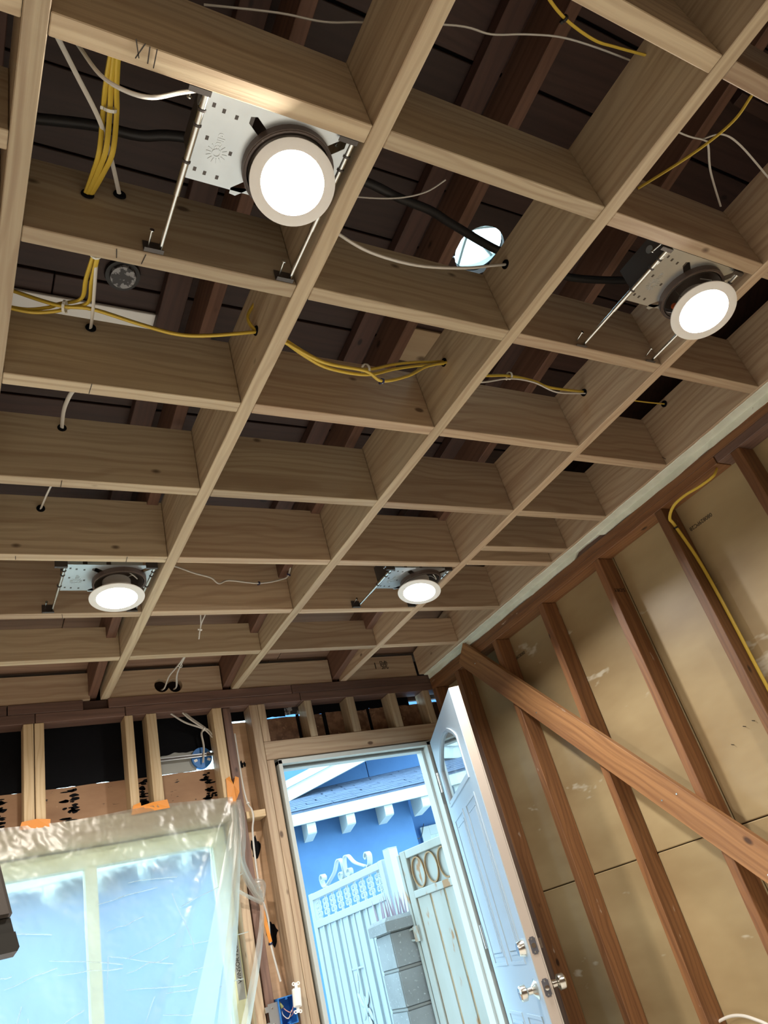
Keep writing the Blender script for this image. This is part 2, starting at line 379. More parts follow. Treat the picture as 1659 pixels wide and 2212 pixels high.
# bitumen felt over the planks
HX, HY = 1.478, 1.118
bm = bmesh.new(); n = 36; L2 = 3.75 - FRONT
ring_prism(bm, [(LEFT - .1 - HX, FRONT - .1 - HY), (2.64 - HX, FRONT - .1 - HY), (2.64 - HX, 3.75 - HY), (LEFT - .1 - HX, 3.75 - HY)], [(.086 * math.cos(2 * math.pi * k / n), .086 * math.sin(2 * math.pi * k / n)) for k in range(n)], .006, Matrix(((1, 0, 0, 0), (0, 1, 0, 0), (0, -SL, 1, 0), (0, 0, 0, 1))))
obj('roofing_felt', bm, 'felt', roof, mw=T(HX, HY, dz(HY) + .024))
# round opening cut through the planks
HX, HY = 1.478, 1.118
bm = bmesh.new(); lathe(bm, [(.086, -.2), (.086, .2)], 36); bm.faces.new([v for v in bm.verts if v.co.z < 0]); bm.faces.new([v for v in bm.verts if v.co.z > 0])
cut = obj('cutter', bm, 'deck', mw=T(HX, HY, dz(HY)))
for yc, o in planks:
    if abs(yc - HY) < .19:
        o.data = o.data.copy(); md = o.modifiers.new('b', 'BOOLEAN'); md.object = cut; md.operation = 'DIFFERENCE'; md.solver = 'EXACT'
bpy.context.view_layer.update(); dg = bpy.context.evaluated_depsgraph_get()
for yc, o in planks:
    if o.modifiers:
        me = bpy.data.meshes.new_from_object(o.evaluated_get(dg)); o.modifiers.clear(); o.data = me
bpy.data.objects.remove(cut)
# rafters beside the joists
for j in (-1, 0, 1, 2, 3, 4):
    x = JX[j] - .002 - W / 2 - (.012 if j == 2 else 0)
    up = (0, math.sin(ang), math.cos(ang))
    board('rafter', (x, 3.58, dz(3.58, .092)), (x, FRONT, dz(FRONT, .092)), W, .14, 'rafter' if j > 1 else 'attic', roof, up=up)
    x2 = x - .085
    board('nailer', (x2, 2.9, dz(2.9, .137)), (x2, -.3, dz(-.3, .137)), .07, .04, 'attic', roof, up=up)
for (a, b, y) in ((.74, 1.02, .36), (1.36, 1.92, .30), (1.97, 2.4, .42), (.72, 1.15, .80)):
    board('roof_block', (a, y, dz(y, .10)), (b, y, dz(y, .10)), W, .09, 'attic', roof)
board('white_board', (-.30, 1.60, dz(1.60, .150)), (.575, 1.60, dz(1.60, .150)), .085, .012, 'white', roof, up=(0, math.sin(ang), math.cos(ang)))
board('plywood_patch', (1.29, 1.497, dz(1.497, .151)), (1.60, 1.497, dz(1.497, .151)), .135, .012, 'plypatch', roof, up=(0, math.sin(ang), math.cos(ang)))
board('light_stop_board', (LEFT, 3.62, 1.365), (2.62, 3.62, 1.365), .02, .25, 'attic', roof)  # unseen board added outside the eave gap to keep daylight out
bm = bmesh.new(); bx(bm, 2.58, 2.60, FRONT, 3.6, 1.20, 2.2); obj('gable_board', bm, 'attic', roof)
# roof vent boot and cap
v = empty('vent_cap', (.412, 1.455, dz(1.455) - .001)); tag(v, 'speckled grey round vent cap in a black rubber boot under the roof', 'vent')
bm = bmesh.new(); lathe(bm, [(0, -.022), (.034, -.022), (.036, -.016), (.036, .0), (0, 0)], 28); obj('cap', bm, 'grit', v, True, True)
bm = bmesh.new(); lathe(bm, [(.0365, -.012), (.047, -.012), (.049, 0), (.0365, 0)], 28, close=True); obj('rubber_boot', bm, 'black', v, True, True)
v.rotation_euler = (-ang, 0, 0)
# plastic vent hood over the opening
v = empty('roof_vent_hood', (HX, HY, dz(HY) + .025)); tag(v, 'pale ribbed vent hood over the round roof opening', 'vent')
bm = bmesh.new()
for k in range(3):
    a = math.pi * k / 3 + .4; tube(bm, [(-.12 * math.cos(a), -.12 * math.sin(a), .05), (0, 0, .085), (.12 * math.cos(a), .12 * math.sin(a), .05)], .006, 6)
obj('rib', bm, 'trimw', v, True, True)
bm = bmesh.new(); lathe(bm, [(.125, .0), (.125, .05), (.119, .05), (.119, 0)], 32, close=True); obj('collar', bm, 'trimw', v, True, True)

# ---------------------------------------------------------------- right wall
wr = empty('wall_right'); struct(wr); tag(wr, 'right wall of aged brown studs over tan sheathing')
SH = RW + .089
for y in (.05, .45, .85, 1.255, 1.654, 2.044, 2.455, 2.853, 3.232):
    bb('stud', RW, SH, y - W, y, FLOOR + .04, 1.246, 'brown', wr)
bb('stud', RW, SH, BACK - .045, BACK - .005, FLOOR + .04, 1.246, 'brown', wr)
for y in (-.4, -.8, -1.2, -1.6, -2.0): bb('stud', RW, SH, y - W, y, FLOOR + .04, 1.246, 'brown', wr)
bb('top_plate', RW, SH, 1.318, BACK - .004, 1.247, 1.279, 'brown', wr)
bb('top_plate', RW, SH, FRONT, 1.314, 1.247, 1.279, 'plate', wr)
bb('top_plate', RW + .001, SH, FRONT, BACK - .004, 1.280, 1.3125, 'brown', wr)
bb('top_plate', RW + .012, SH, FRONT, BACK - .004, 1.313, H + .02, 'plate', wr)
bb('sill_plate', RW, SH, FRONT, BACK, FLOOR, FLOOR + .038, 'brown', wr)
for y0, y1 in ((FRONT, -.44), (-.435, 2.0), (2.005, 3.60)):
    for z0, z1 in ((FLOOR, .1055), (.1095, 1.32)):
        bm = bmesh.new(); bx(bm, -.006, .006, -(y1 - y0) / 2, (y1 - y0) / 2, -(z1 - z0) / 2, (z1 - z0) / 2)
        bmesh.ops.bevel(bm, geom=list(bm.edges), offset=.003, segments=1, affect='EDGES')
        obj('sheathing_panel', bm, 'sheath', wr, mw=T(SH + .008, (y0 + y1) / 2, (z0 + z1) / 2))
bm = bmesh.new(); bx(bm, SH + .016, SH + .03, FRONT, 3.6, FLOOR, 1.32); obj('siding', bm, 'wall', wr)
# let-in brace running down across the studs
bp0, bp1 = Vector((RW - .0135, 3.095, 1.298)), Vector((RW - .0135, 1.30, -.647))
board('brace', bp0, bp1,   .122, .025, 'brace', wr, up=(1, 0, 0))
for t_, off in ((.52, .03), (.54, -.03), (.69, .03), (.70, -.025), (.24, .03), (.05, .0)):
    p = bp0.lerp(bp1, t_) + Vector((-.013, off * .735, -off * .678))
    bm = bmesh.new(); lathe(bm, [(0, .002), (.003, .002), (.004, 0)], 10, RY(-90)); obj('nail_head', bm, 'bar', wr, mw=T(*p))
# crust of white plaster left along the top of the wall
bm = bmesh.new(); prev = None; rr = random.Random(3); n = 150; y0, y1 = -1.0, 3.47; sect = []
for k in range(n + 1):
    y = y0 + (y1 - y0) * k / n; g = noise.noise((y * 9, 1.3, 0)); g2 = noise.noise((y * 23, 7.7, 0)); br = 1.95 < y < 2.12
    zb = 1.3125 + .005 * g + .004 * g2 + (.018 if br else 0); xi = 2.424 + .006 * noise.noise((y * 6, 3, 0)) + .004 * g2 + max(0, (y - 2.3)) * .02
    prof = [(xi, H - .0005), (xi + .002, H - .004), (RW - .006, H - .005 + .002 * g), (RW - .0045 + .003 * g2, zb), (RW + .001, zb), (RW + .0115, zb + .001), (RW + .0115, H - .0005)]
    sect.append([bm.verts.new((px_, y, pz_)) for px_, pz_ in prof])
for A, B in zip(sect, sect[1:]):
    for q in range(7): bm.faces.new((A[q], A[(q + 1) % 7], B[(q + 1) % 7], B[q]))
bm.faces.new(sect[0]); bm.faces.new(sect[-1][::-1])
o = obj('plaster_crust', bm, 'paint', wr); tag(o, 'chipped pale green white plaster edge')
for y, z, s in ((1.545, 1.14, 180), (2.80, 1.14, 180)):
    writing('stamp', '080829PC28', .022, 'ink', wr, Matrix(((0, 0, -1, SH + .0016), (-1, 0, 0, y), (0, 1, 0, z), (0, 0, 0, 1))) @ RZ(180))
writing('stamp', 'S-DRY', .024, 'ink', wr, T(RW + .045, 2.044 - W - .0006, 1.09) @ RX(90) @ RZ(180))
for k, (y, z) in enumerate(((1.78, .40), (1.735, .405), (1.695, .42), (1.65, .415), (1.60, .43), (1.86, .36))):
    bm = bmesh.new(); tube(bm, [(0, 0, 0), (-.012, .002, .003)], .0016, 6); obj('nail_tip', bm, 'darksteel', wr, mw=T(SH + .002, y, z))

# ---------------------------------------------------------------- door wall
wb = empty('wall_back'); struct(wb); tag(wb, 'door wall of pale studs, black felt and plywood')
BS = BACK + .089
for (x0, x1), (z0, z1) in (((LEFT, .29), (1.2945, H - .001)), ((.294, .60), (1.2945, H - .001)), ((.71, 1.62), (1.2945, H - .001)), ((1.623, 2.57), (1.2945, H - .001)),
                           ((LEFT, .40), (1.250, 1.2935)), ((.403, .78), (1.250, 1.2935)), ((.783, 1.66), (1.250, 1.2935)), ((1.663, 2.57), (1.250, 1.2935))):
    bb('top_plate', x0, x1, BACK + random.uniform(0, .003), BS, z0, z1, 'plate', wb)
bb('top_plate', .602, .708, BACK + .02, BS, 1.2945, H - .001, 'attic', wb)
HT = .822
for x0, x1, z0, z1, m in ((.354, .394, HT, 1.249, 'pale'), (.398, .436, HT, 1.249, 'pale'), (.774, .812, HT, 1.249, 'pale'), (.872, .918, HT, 1.249, 'pale'), (1.186, 1.232, HT, 1.249, 'pale'),
                          (-.05, -.01, HT, 1.249, 'pale'), (-.45, -.41, HT, 1.249, 'pale'), (1.2424, 1.2806, FLOOR + .04, 1.249, 'plate'), (1.376, 1.4185, FLOOR + .04, 1.249, 'fir2'),
                          (1.4205, 1.458, 1.0575, 1.249, 'fir2'), (1.4205, 1.458, FLOOR + .04, .9665, 'fir2'), (1.676, 1.716, 1.0575, 1.249, 'fir'), (1.922, 1.968, 1.0575, 1.249, 'fir'),
                          (2.184, 2.232, 1.0575, 1.249, 'fir'), (2.412, 2.455, 1.0575, 1.249, 'fir'), (2.385, 2.43, FLOOR + .04, .9665, 'fir2'), (2.432, 2.474, FLOOR + .04, 1.0555, 'plate'),
                          (1.192, 1.232, -.26, .718, 'fir2'), (-.70, -.66, FLOOR, 1.249, 'pale'), (.30, .34, FLOOR + .04, -.262, 'pale'), (1.20, 1.238, FLOOR + .04, -.262, 'pale')):
    yy = BACK + (.012 if m == 'plate' else 0)
    bb('stud', x0, x1, yy, BS, z0, z1, m, wb)
bb('door_header', 1.4195, 2.455, BACK - .002, BS, .968, 1.0565, 'fir2', wb)
bb('window_header', -.658, 1.239, BACK + .002, BS, .720, .8205, 'fir', wb)
bb('window_sill_plate', -.658, 1.239, BACK + .002, BS, -.30, -.262, 'fir', wb)
bb('sill_plate', LEFT, 1.458, BACK, BS, FLOOR, FLOOR + .038, 'fir2', wb)
bb('fire_block', 1.2815, 1.375, BACK + .006, BS - .004, .716, .748, 'pale', wb)
def panel(name, x0, x1, z0, z1, m, top=0., bot=0., sd=1, y=BS + .001, d=.010, n=60):
    """wall panel with a torn top or bottom edge"""
    bm = bmesh.new(); F = []
    for k in range(n + 1):
        x = x0 + (x1 - x0) * k / n; g = noise.noise((x * 14, sd, .3)) + .5 * noise.noise((x * 45, sd, 1.7)); g2 = noise.noise((x * 11, sd + 9, .3)) + .5 * noise.noise((x * 37, sd + 3, 1.7))
        F.append([bm.verts.new((x - (x0 + x1) / 2, yy, zz - (z0 + z1) / 2)) for yy, zz in ((0, z0 + bot * g2), (d, z0 + bot * g2), (d, z1 + top * g), (0, z1 + top * g))])
    for A, B in zip(F, F[1:]):
        for q in range(4): bm.faces.new((A[q], A[(q + 1) % 4], B[(q + 1) % 4], B[q]))
    bm.faces.new(F[0]); bm.faces.new(F[-1][::-1])
    return obj(name, bm, m, wb, mw=T((x0 + x1) / 2, y, (z0 + z1) / 2))
panel('sheathing_panel', LEFT, 1.20, .70, .984, 'tarply', .003, 0, 1)
panel('felt_sheet', LEFT, .905, .9855, 1.30, 'felt', 0, .0055, 5, y=BS + .004, d=.003, n=160)
panel('felt_sheet', .905, 1.24, 1.075, 1.30, 'felt', 0, .012, 6, y=BS + .004, d=.003)
panel('flashing_strip', .905, 1.105, .9865, 1.095, 'paper', .01, .002, 7, y=BS + .006, d=.002)
panel('sheathing_panel', 1.205, 1.47, FLOOR, 1.195, 'ply', .002, 0, 2)
panel('felt_sheet', 1.245, 1.44, 1.205, 1.30, 'felt', 0, .002, 8, y=BS + .004, d=.003)
panel('sheathing_panel', 1.462, 1.81, 1.0, 1.200, 'osb', .003, 0, 3)
panel('sheathing_panel', 1.822, 2.08, 1.0, 1.205, 'osb', .003, 0, 4)
panel('sheathing_panel', 2.090, 2.60, 1.0, 1.205, 'osb', .003, 0, 11)
panel('felt_sheet', 1.46, 1.60, 1.205, 1.30, 'felt', 0, .008, 12, y=BS + .004, d=.003)
panel('flashing_strip', 1.60, 1.70, 1.214, 1.30, 'grit', 0, .004, 13, y=BS + .006, d=.002)
panel('felt_sheet', 1.70, 2.36, 1.203, 1.30, 'felt', 0, .012, 14, y=BS + .0005, d=.003)
panel('felt_strip', 1.655, 1.672, 1.06, 1.21, 'felt', 0, .0, 15, y=BS - .001, d=.002, n=6)
panel('felt_strip', 1.805, 1.827, 1.06, 1.21, 'felt', 0, .0, 16, y=BS - .0005, d=.002, n=6)
panel('felt_strip', 2.077, 2.094, 1.06, 1.21, 'felt', 0, .0, 17, y=BS - .0005, d=.002, n=6)
panel('sheathing_panel', LEFT, 1.20, FLOOR, -.27, 'ply', 0, 0, 18)
panel('sheathing_panel', 2.36, 2.60, FLOOR, .99, 'ply', 0, 0, 19)
panel('sheathing_panel', LEFT, -.66, -.265, .695, 'ply', 0, 0, 20)
for x, z, s in ((1.332, .60, 1.), (1.345, .24, 1.), (1.325, .985, .35), (1.34, .985, .25)):   # splashes of tar on the plywood between the studs
    rr = random.Random(int(z * 100)); n = 26
    pts = [((.022 + .014 * noise.noise((math.cos(2 * math.pi * k / n) * 2, math.sin(2 * math.pi * k / n) * 2, z * 9))) * s * math.cos(2 * math.pi * k / n), (.045 + .035 * noise.noise((math.cos(2 * math.pi * k / n) * 2.5, math.sin(2 * math.pi * k / n) * 2.5, z * 5))) * s * math.sin(2 * math.pi * k / n)) for k in range(n)]
    bm = bmesh.new(); prism(bm, pts, .001); obj('tar_splash', bm, 'felt', wb, mw=T(x, BS, z) @ RX(90))
for x0, x1 in ((.515, .585), (1.13, 1.18), (.255, .285), (.838, .868)):
    bm = bmesh.new(); r5 = random.Random(int(x0 * 1000))
    for k in range(26):
        x, z = r5.uniform(x0, x1), r5.uniform(.83, .97); w_, h_ = r5.uniform(.006, .026), r5.uniform(.0025, .008); n = 9
        prism(bm, [(x + w_ * math.cos(2 * math.pi * q / n) * r5.uniform(.6, 1.2), z + h_ * math.sin(2 * math.pi * q / n) * r5.uniform(.6, 1.3)) for q in range(n)], .0008, T(0, BS + .0006, 0) @ RX(90))
    o = obj('tar_streaks', bm, 'felt', wb); o['kind'] = 'stuff'
writing('stamp', '0125412', .018, 'ink', wb, T(1.333, BS - .0004, -.105) @ RX(90) @ RZ(3))

# ---------------------------------------------------------------- door frame and door
DT = .938
df = empty('trim_1'); struct(df); tag(df, 'pale painted door frame set in the stud opening')
for name, x0, x1, y0, y1, z0, z1, m in (('jamb', 1.472, 1.492, BACK - .012, BACK + .088, FLOOR, DT + .02, 'jamb'), ('jamb', 2.335, 2.357, BACK - .012, BACK + .088, FLOOR, DT + .02, 'jamb'),
                                     ('head_jamb', 1.472, 2.357, BACK - .012, BACK + .088, DT, DT + .022, 'jamb'), ('stop', 1.492, 1.506, BACK + .036, BACK + .088, FLOOR, DT, 'jamb'),
                                     ('stop', 2.321, 2.335, BACK + .036, BACK + .088, FLOOR, DT, 'jamb'), ('head_stop', 1.492, 2.335, BACK + .036, BACK + .088, DT - .014, DT, 'jamb'),
                                     ('weatherstrip', 1.492, 1.502, BACK + .026, BACK + .035, FLOOR, DT - .01, 'gasket'), ('weatherstrip', 1.494, 2.333, BACK + .026, BACK + .035, DT - .011, DT - .001, 'gasket'),
                                     ('shim', 1.4595, 1.471, BACK + .03, BACK + .08, FLOOR, .90, 'gasket'), ('threshold', 1.492, 2.335, BACK, BACK + .11, FLOOR, FLOOR + .02, 'jamb')):
    bm = bmesh.new(); bx(bm, x0, x1, y0, y1, z0, z1); bmesh.ops.bevel(bm, geom=list(bm.edges), offset=.0015, segments=1, affect='EDGES'); obj(name, bm, m, df)
for k in range(4):                                   # strike side hardware low on the left jamb
    bm = bmesh.new(); bx(bm, 1.4925, 1.495, BACK + .002, BACK + .022, -.20 - k * .03, -.178 - k * .03); obj('strike_tab', bm, 'nickel' if k % 2 else 'gasket', df)

hx, hy, fx, fy = 2.312, 3.400, 1.932, 2.590
dl = math.hypot(fx - hx, fy - hy); da = math.atan2(fy - hy, fx - hx)
# local frame: X from hinge to latch edge, Y into the slab (room-corner side), Z up; the visible outdoor face is Y = 0
door = empty('door_1', (hx, hy, FLOOR), da); struct(door); tag(door, 'pale blue white panel door standing open, with arched light and satin knobs', 'door')
DH = .930 - FLOOR; TK = .044
def V_(z): return z - FLOOR
u0, u1 = .10, dl - .12
def camber(m_, zb, zs, zp, n=18):
    a, b = u0 + m_, u1 - m_; pts = [(a, zb + m_), (b, zb + m_)]
    for k in range(n + 1):
        t = k / n; pts.append((b + (a - b) * t, zs - m_ * .3 + (zp - zs - m_ * .5) * math.sin(math.pi * t) ** .8))
    return pts
zb, zs, zp = V_(.575), V_(.755), V_(.862)
bm = bmesh.new(); ring_prism(bm, [(0, .012), (dl, .012), (dl, DH), (0, DH)], camber(.022, zb, zs, zp), TK, RX(90) @ T(0, 0, 0)); bmesh.ops.translate(bm, vec=(0, TK, 0), verts=bm.verts)
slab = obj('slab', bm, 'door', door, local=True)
bm = bmesh.new(); bx(bm, dl, dl + .0035, .003, TK - .006, .012, DH); obj('edge_strip', bm, 'dooredge', door, local=True)
bm = bmesh.new(); bx(bm, dl, dl + .0035, TK - .005, TK, .012, DH); obj('edge_strip', bm, 'dooredge', door, local=True)
lite = None
for yy, s in ((0, -1), (TK, 1)):
    bm = bmesh.new(); ring_prism(bm, camber(0, zb, zs, zp), camber(.012, zb, zs, zp), .006, RX(90)); bmesh.ops.translate(bm, vec=(0, yy + (.006 if s > 0 else 0), 0), verts=bm.verts); lo = obj('lite_frame', bm, 'door', door, local=True); lite = lite or lo
    bm = bmesh.new(); ring_prism(bm, camber(.014, zb, zs, zp), camber(.024, zb, zs, zp), .003, RX(90)); bmesh.ops.translate(bm, vec=(0, yy + (.003 if s > 0 else 0), 0), verts=bm.verts); obj('lite_bead', bm, 'door', door, local=True)
for yy in (.010, TK - .006):
    bm = bmesh.new(); prism(bm, camber(.0215, zb, zs, zp), .004, RX(90)); bmesh.ops.translate(bm, vec=(0, yy, 0), verts=bm.verts); obj('glass_pane', bm, 'dglass', door, local=True)
def emb(x0, x1, z0, z1):
    """raised moulding around a door panel and its raised field"""
    o_ = [(x0, z0), (x1, z0), (x1, z1), (x0, z1)]
    bm = bmesh.new()
    for m0, m1, h_ in ((0, .012, .004), (.034, .046, .003)):
        ring_prism(bm, [(x0 + m0, z0 + m0), (x1 - m0, z0 + m0), (x1 - m0, z1 - m0), (x0 + m0, z1 - m0)], [(x0 + m1, z0 + m1), (x1 - m1, z0 + m1), (x1 - m1, z1 - m1), (x0 + m1, z1 - m1)], h_, RX(90))
    bx(bm, x0 + .05, x1 - .05, -.005, 0, z0 + .05, z1 - .05)
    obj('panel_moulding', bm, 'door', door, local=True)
mid = dl / 2
for a, b in ((.10, mid - .05), (mid + .05, dl - .12)):
    emb(a, b, V_(-.125), V_(.515)); emb(a, b, V_(-.90), V_(-.295))
def knob(yb, s, z, big):
    k = empty('knob' if big else 'deadbolt', (dl - .07, yb, V_(z)), 0, door)
    q = RX(90 if s < 0 else -90)
    if big:
        prof = [(0, 0), (.034, 0), (.034, .003), (.026, .007), (.014, .018), (.0125, .034), (.018, .037), (.0265, .042), (.0275, .050), (.0265, .062), (.021, .067), (0, .067)]
    else:
        prof = [(0, 0), (.030, 0), (.030, .004), (.0235, .024), (.0225, .026), (0, .026)]
    bm = bmesh.new(); lathe(bm, prof, 32, q); obj('knob_body' if big else 'cylinder', bm, 'nickel', k, True, True)
    if big: bm = bmesh.new(); lathe(bm, [(0, .068), (.008, .068), (.008, .0672)], 20, q); obj('key_face', bm, 'nickel', k, True, True)
    return k
knob(0, -1, -.207, True); knob(TK, 1, -.207, True); knob(0, -1, -.072, False)
k = empty('thumb_turn', (dl - .07, TK, V_(-.072)), 0, door)
bm = bmesh.new(); lathe(bm, [(0, 0), (.028, 0), (.027, .006), (0, .008)], 28, RX(-90)); obj('rose', bm, 'nickel', k, True, True)
bm = bmesh.new(); bx(bm, -.004, .004, .008, .026, -.017, .017); obj('turn_piece', bm, 'nickel', k, local=True)
for z, bolt in ((-.207, True), (-.072, False)):
    p = empty('latch', (dl + .0036, TK / 2, V_(z)), 0, door)
    bm = bmesh.new(); bx(bm, 0, .0015, -.0125, .0125, -.0285, .0285); bmesh.ops.bevel(bm, geom=[e for e in bm.edges if abs(e.verts[0].co.x - e.verts[1].co.x) > 1e-4], offset=.005, segments=3, affect='EDGES'); obj('face_plate', bm, 'faceplate', p, local=True)
    bm = bmesh.new(); lathe(bm, [(0, .010 if bolt else .0025), (.0085, .008 if bolt else .0025), (.009, 0)], 20, RY(90)); obj('bolt', bm, 'nickel', p, True, True)
    for zz in (-.021, .021): bm = bmesh.new(); lathe(bm, [(0, .0022), (.003, .002), (.0035, .0014)], 12, RY(90)); obj('screw', bm, 'bar', p, True, True, mw=T(0, 0, zz))
for z in (.72, .0, -.75):
    bm = bmesh.new(); tube(bm, [(0.0, -.006, V_(z) - .05), (0.0, -.006, V_(z) + .05)], .007, 12); obj('hinge', bm, 'nickel', door, True, True)
st = empty('paper_tag', (0, 0, 0), 0, door)
bm = bmesh.new(); prism(bm, [(.50, V_(.045)), (.63, V_(.0)), (.66, V_(-.07)), (.55, V_(-.085))], .0015, RX(90)); obj('tag_sheet', bm, 'paper', st, local=True)

# ---------------------------------------------------------------- window
wn = empty('window_1'); struct(wn); tag(wn, 'vinyl framed window behind a taped plastic sheet')
WY0, WY1 = BACK + .055, BACK + .12
for name, x0, x1, z0, z1 in (('frame_rail', -.655, 1.185, .640, .712), ('frame_rail', -.655, 1.185, -.258, -.20), ('frame_stile', 1.125, 1.187, -.20, .640), ('frame_stile', -.655, -.595, -.20, .640), ('mullion', .585, .632, -.20, .640), ('mullion', -.02, .025, -.20, .640)):
    bm = bmesh.new(); bx(bm, x0, x1, WY0, WY1, z0, z1); bmesh.ops.bevel(bm, geom=list(bm.edges), offset=.004, segments=2, affect='EDGES'); obj(name, bm, 'vinyl', wn)
for a, b in ((-.595, -.02), (.025, .585), (.632, 1.125)):
    bm = bmesh.new(); bx(bm, a, b, WY0 + .03, WY0 + .034, -.20, .64); obj('glass_pane', bm, 'glass', wn)
lab = empty('product_label', (0, 0, 0), 0, wn)
bm = bmesh.new(); bx(bm, 1.150, 1.180, WY0 - .0012, WY0 - .0004, .03, .30); obj('label_sheet', bm, 'paper', lab, local=True)
writing('label_print', 'WINSOR PLUS', .024, 'ink', lab, T(1.165, WY0 - .0016, .165) @ RX(90) @ RZ(90))

# plastic sheet over the window
def sheet_y(x, z):
    e = min(1, max(0, (.83 - z) / .12)); g = min(1, max(0, (1.20 - x) / .12))
    y = BACK - .006 - .012 * e * (1 + .6 * noise.noise((x * 3, z * 2.2, 0))) - .010 * e * noise.noise((x * 9 + z * 4, z * 5, 2)) - .004 * abs(noise.noise((x * 21, z * 17, 5))) - .003 * abs(noise.noise((x * 40 + z * 30, z * 12 - x * 22, 8)))
    d = abs((x - 1.19) * .85 + (z - .80) * -.42); y -= .016 * math.exp(-(d / .03) ** 2) * e
    return min(y, BACK - .005)
bm = bmesh.new(); nx, nz = 260, 220; Gd = []
for i in range(nx + 1):
    col = []
    for k in range(nz + 1):
        t = k / nz; xr = 1.222 - .10 * t - .05 * math.sin(t * 3.1) * (1 if t > .05 else 0); x = -.70 + (xr + .70) * i / nx
        top = .826 + .006 * math.sin(x * 9); z = top + (-.55 - top) * t
        col.append(bm.verts.new((x, sheet_y(x, z), z)))
    Gd.append(col)
for i in range(nx):
    for k in range(nz): bm.faces.new((Gd[i][k], Gd[i + 1][k], Gd[i + 1][k + 1], Gd[i][k + 1]))
ps = empty('plastic_sheet', (.3, BACK - .01, -.55)); tag(ps, 'clear plastic sheet taped over the window, wrinkled and gathered at its right edge', 'plastic sheet')
obj('sheet', bm, 'sheet', ps, True)
def ribbon(name, pts, w0, w1, m='fold', tw=0.):
    bm = bmesh.new(); P = smooth_pts(pts, 7); prev = None; n = len(P) - 1
    for i, p in enumerate(P):
        t = i / n; w = w0 + (w1 - w0) * t; tan = (P[min(i + 1, n)] - P[max(i - 1, 0)]).normalized(); side = tan.cross(Vector((0, -1, 0))).normalized()
        cur = [bm.verts.new(p + side * w * s + Vector((0, -.010 * (1 - abs(s)) * (1 if i else .3) + .004 * noise.noise((i * .3, s * 4, w0 * 99)), 0))) for s in (-1, -.6, -.25, .1, .45, .75, 1)]
        if prev:
            for a in range(6): bm.faces.new((prev[a], prev[a + 1], cur[a + 1], cur[a]))
        prev = cur
    return obj(name, bm, m, ps, True)
ribbon('fold', [(1.222, 3.462, .790), (1.195, 3.452, .66), (1.13, 3.444, .46), (1.05, 3.438, .22), (.95, 3.434, -.05), (.86, 3.434, -.30)], .012, .055)
ribbon('fold', [(1.226, 3.460, .795), (1.215, 3.450, .68), (1.185, 3.442, .52), (1.13, 3.436, .28), (1.06, 3.432, .02), (.99, 3.432, -.25)], .010, .030)
ribbon('fold', [(1.245, 3.462, .80), (1.246, 3.455, .72), (1.232, 3.452, .62), (1.215, 3.452, .54), (1.235, 3.455, .46), (1.280, 3.462, .375)], .012, .022)
ribbon('fold', [(1.205, 3.452, .56), (1.222, 3.450, .48), (1.255, 3.455, .41), (1.284, 3.464, .362)], .010, .008)
ribbon('fold', [(1.17, 3.450, .43), (1.21, 3.448, .40), (1.25, 3.455, .375), (1.284, 3.464, .358)], .006, .010)
ribbon('fold', [(1.284, 3.466, .355), (1.262, 3.456, .27), (1.215, 3.446, .14), (1.14, 3.438, -.04), (1.06, 3.436, -.22)], .008, .022)
ribbon('fold', [(1.288, 3.468, .36), (1.300, 3.464, .43), (1.262, 3.462, .44)], .006, .020)
cr = random.Random(11)
for k in range(34):                                  # sharp creases in the film
    x, z = cr.uniform(.25, 1.1), cr.uniform(-.25, .62); a = cr.choice((cr.uniform(-.35, .35), cr.uniform(-.35, .35), cr.uniform(1.0, 1.9))); L = cr.uniform(.06, .30); pts = []
    for q in range(5):
        t = (q / 4 - .5) * L; xx, zz = x + t * math.cos(a), z + t * math.sin(a) + .008 * noise.noise((q * .8, k, 0)); pts.append((xx, sheet_y(xx, zz) - .003, zz))
    ribbon('crease', pts, .0012, .0024)
def tape(pts, z, label, y=BACK - .002):
    bm = bmesh.new(); n = len(pts); a = [bm.verts.new((x, y - .004 - .004 * (i % 2), zz)) for i, (x, zz) in enumerate(pts)]; f = bm.faces.new(a)
    r = bmesh.ops.extrude_face_region(bm, geom=[f]); bmesh.ops.translate(bm, vec=(0, .0025, 0), verts=[g for g in r['geom'] if isinstance(g, bmesh.types.BMVert)])
    bmesh.ops.triangulate(bm, faces=list(bm.faces))
    o = obj('tape_strip', bm, 'tape'); tag(o, label, 'tape', 'orange tape holding up the plastic sheet')
tape([(.335, .812), (.45, .808), (.452, .838), (.40, .846), (.345, .842)], 0, 'orange tape strip below the doubled studs, leftmost of the tapes')
tape([(.770, .806), (.935, .812), (.928, .850), (.865, .846), (.815, .838), (.812, .852), (.782, .845)], 0, 'long orange tape strip across the feet of the two middle studs')
tape([(1.198, .785), (1.236, .782), (1.238, .872), (1.222, .912), (1.205, .905)], 0, 'upright orange tape at the top corner of the plastic, left one of the pair')
tape([(1.240, .80), (1.262, .838), (1.270, .905), (1.252, .912), (1.240, .875)], 0, 'pointed orange tape at the top corner of the plastic, right one of the pair', BACK + .008)
tape([(1.282, .362), (1.290, .36), (1.298, .29), (1.306, .205), (1.294, .203), (1.283, .27)], 0, 'narrow orange tape pinning the gathered plastic above the switch box', BACK + .004)

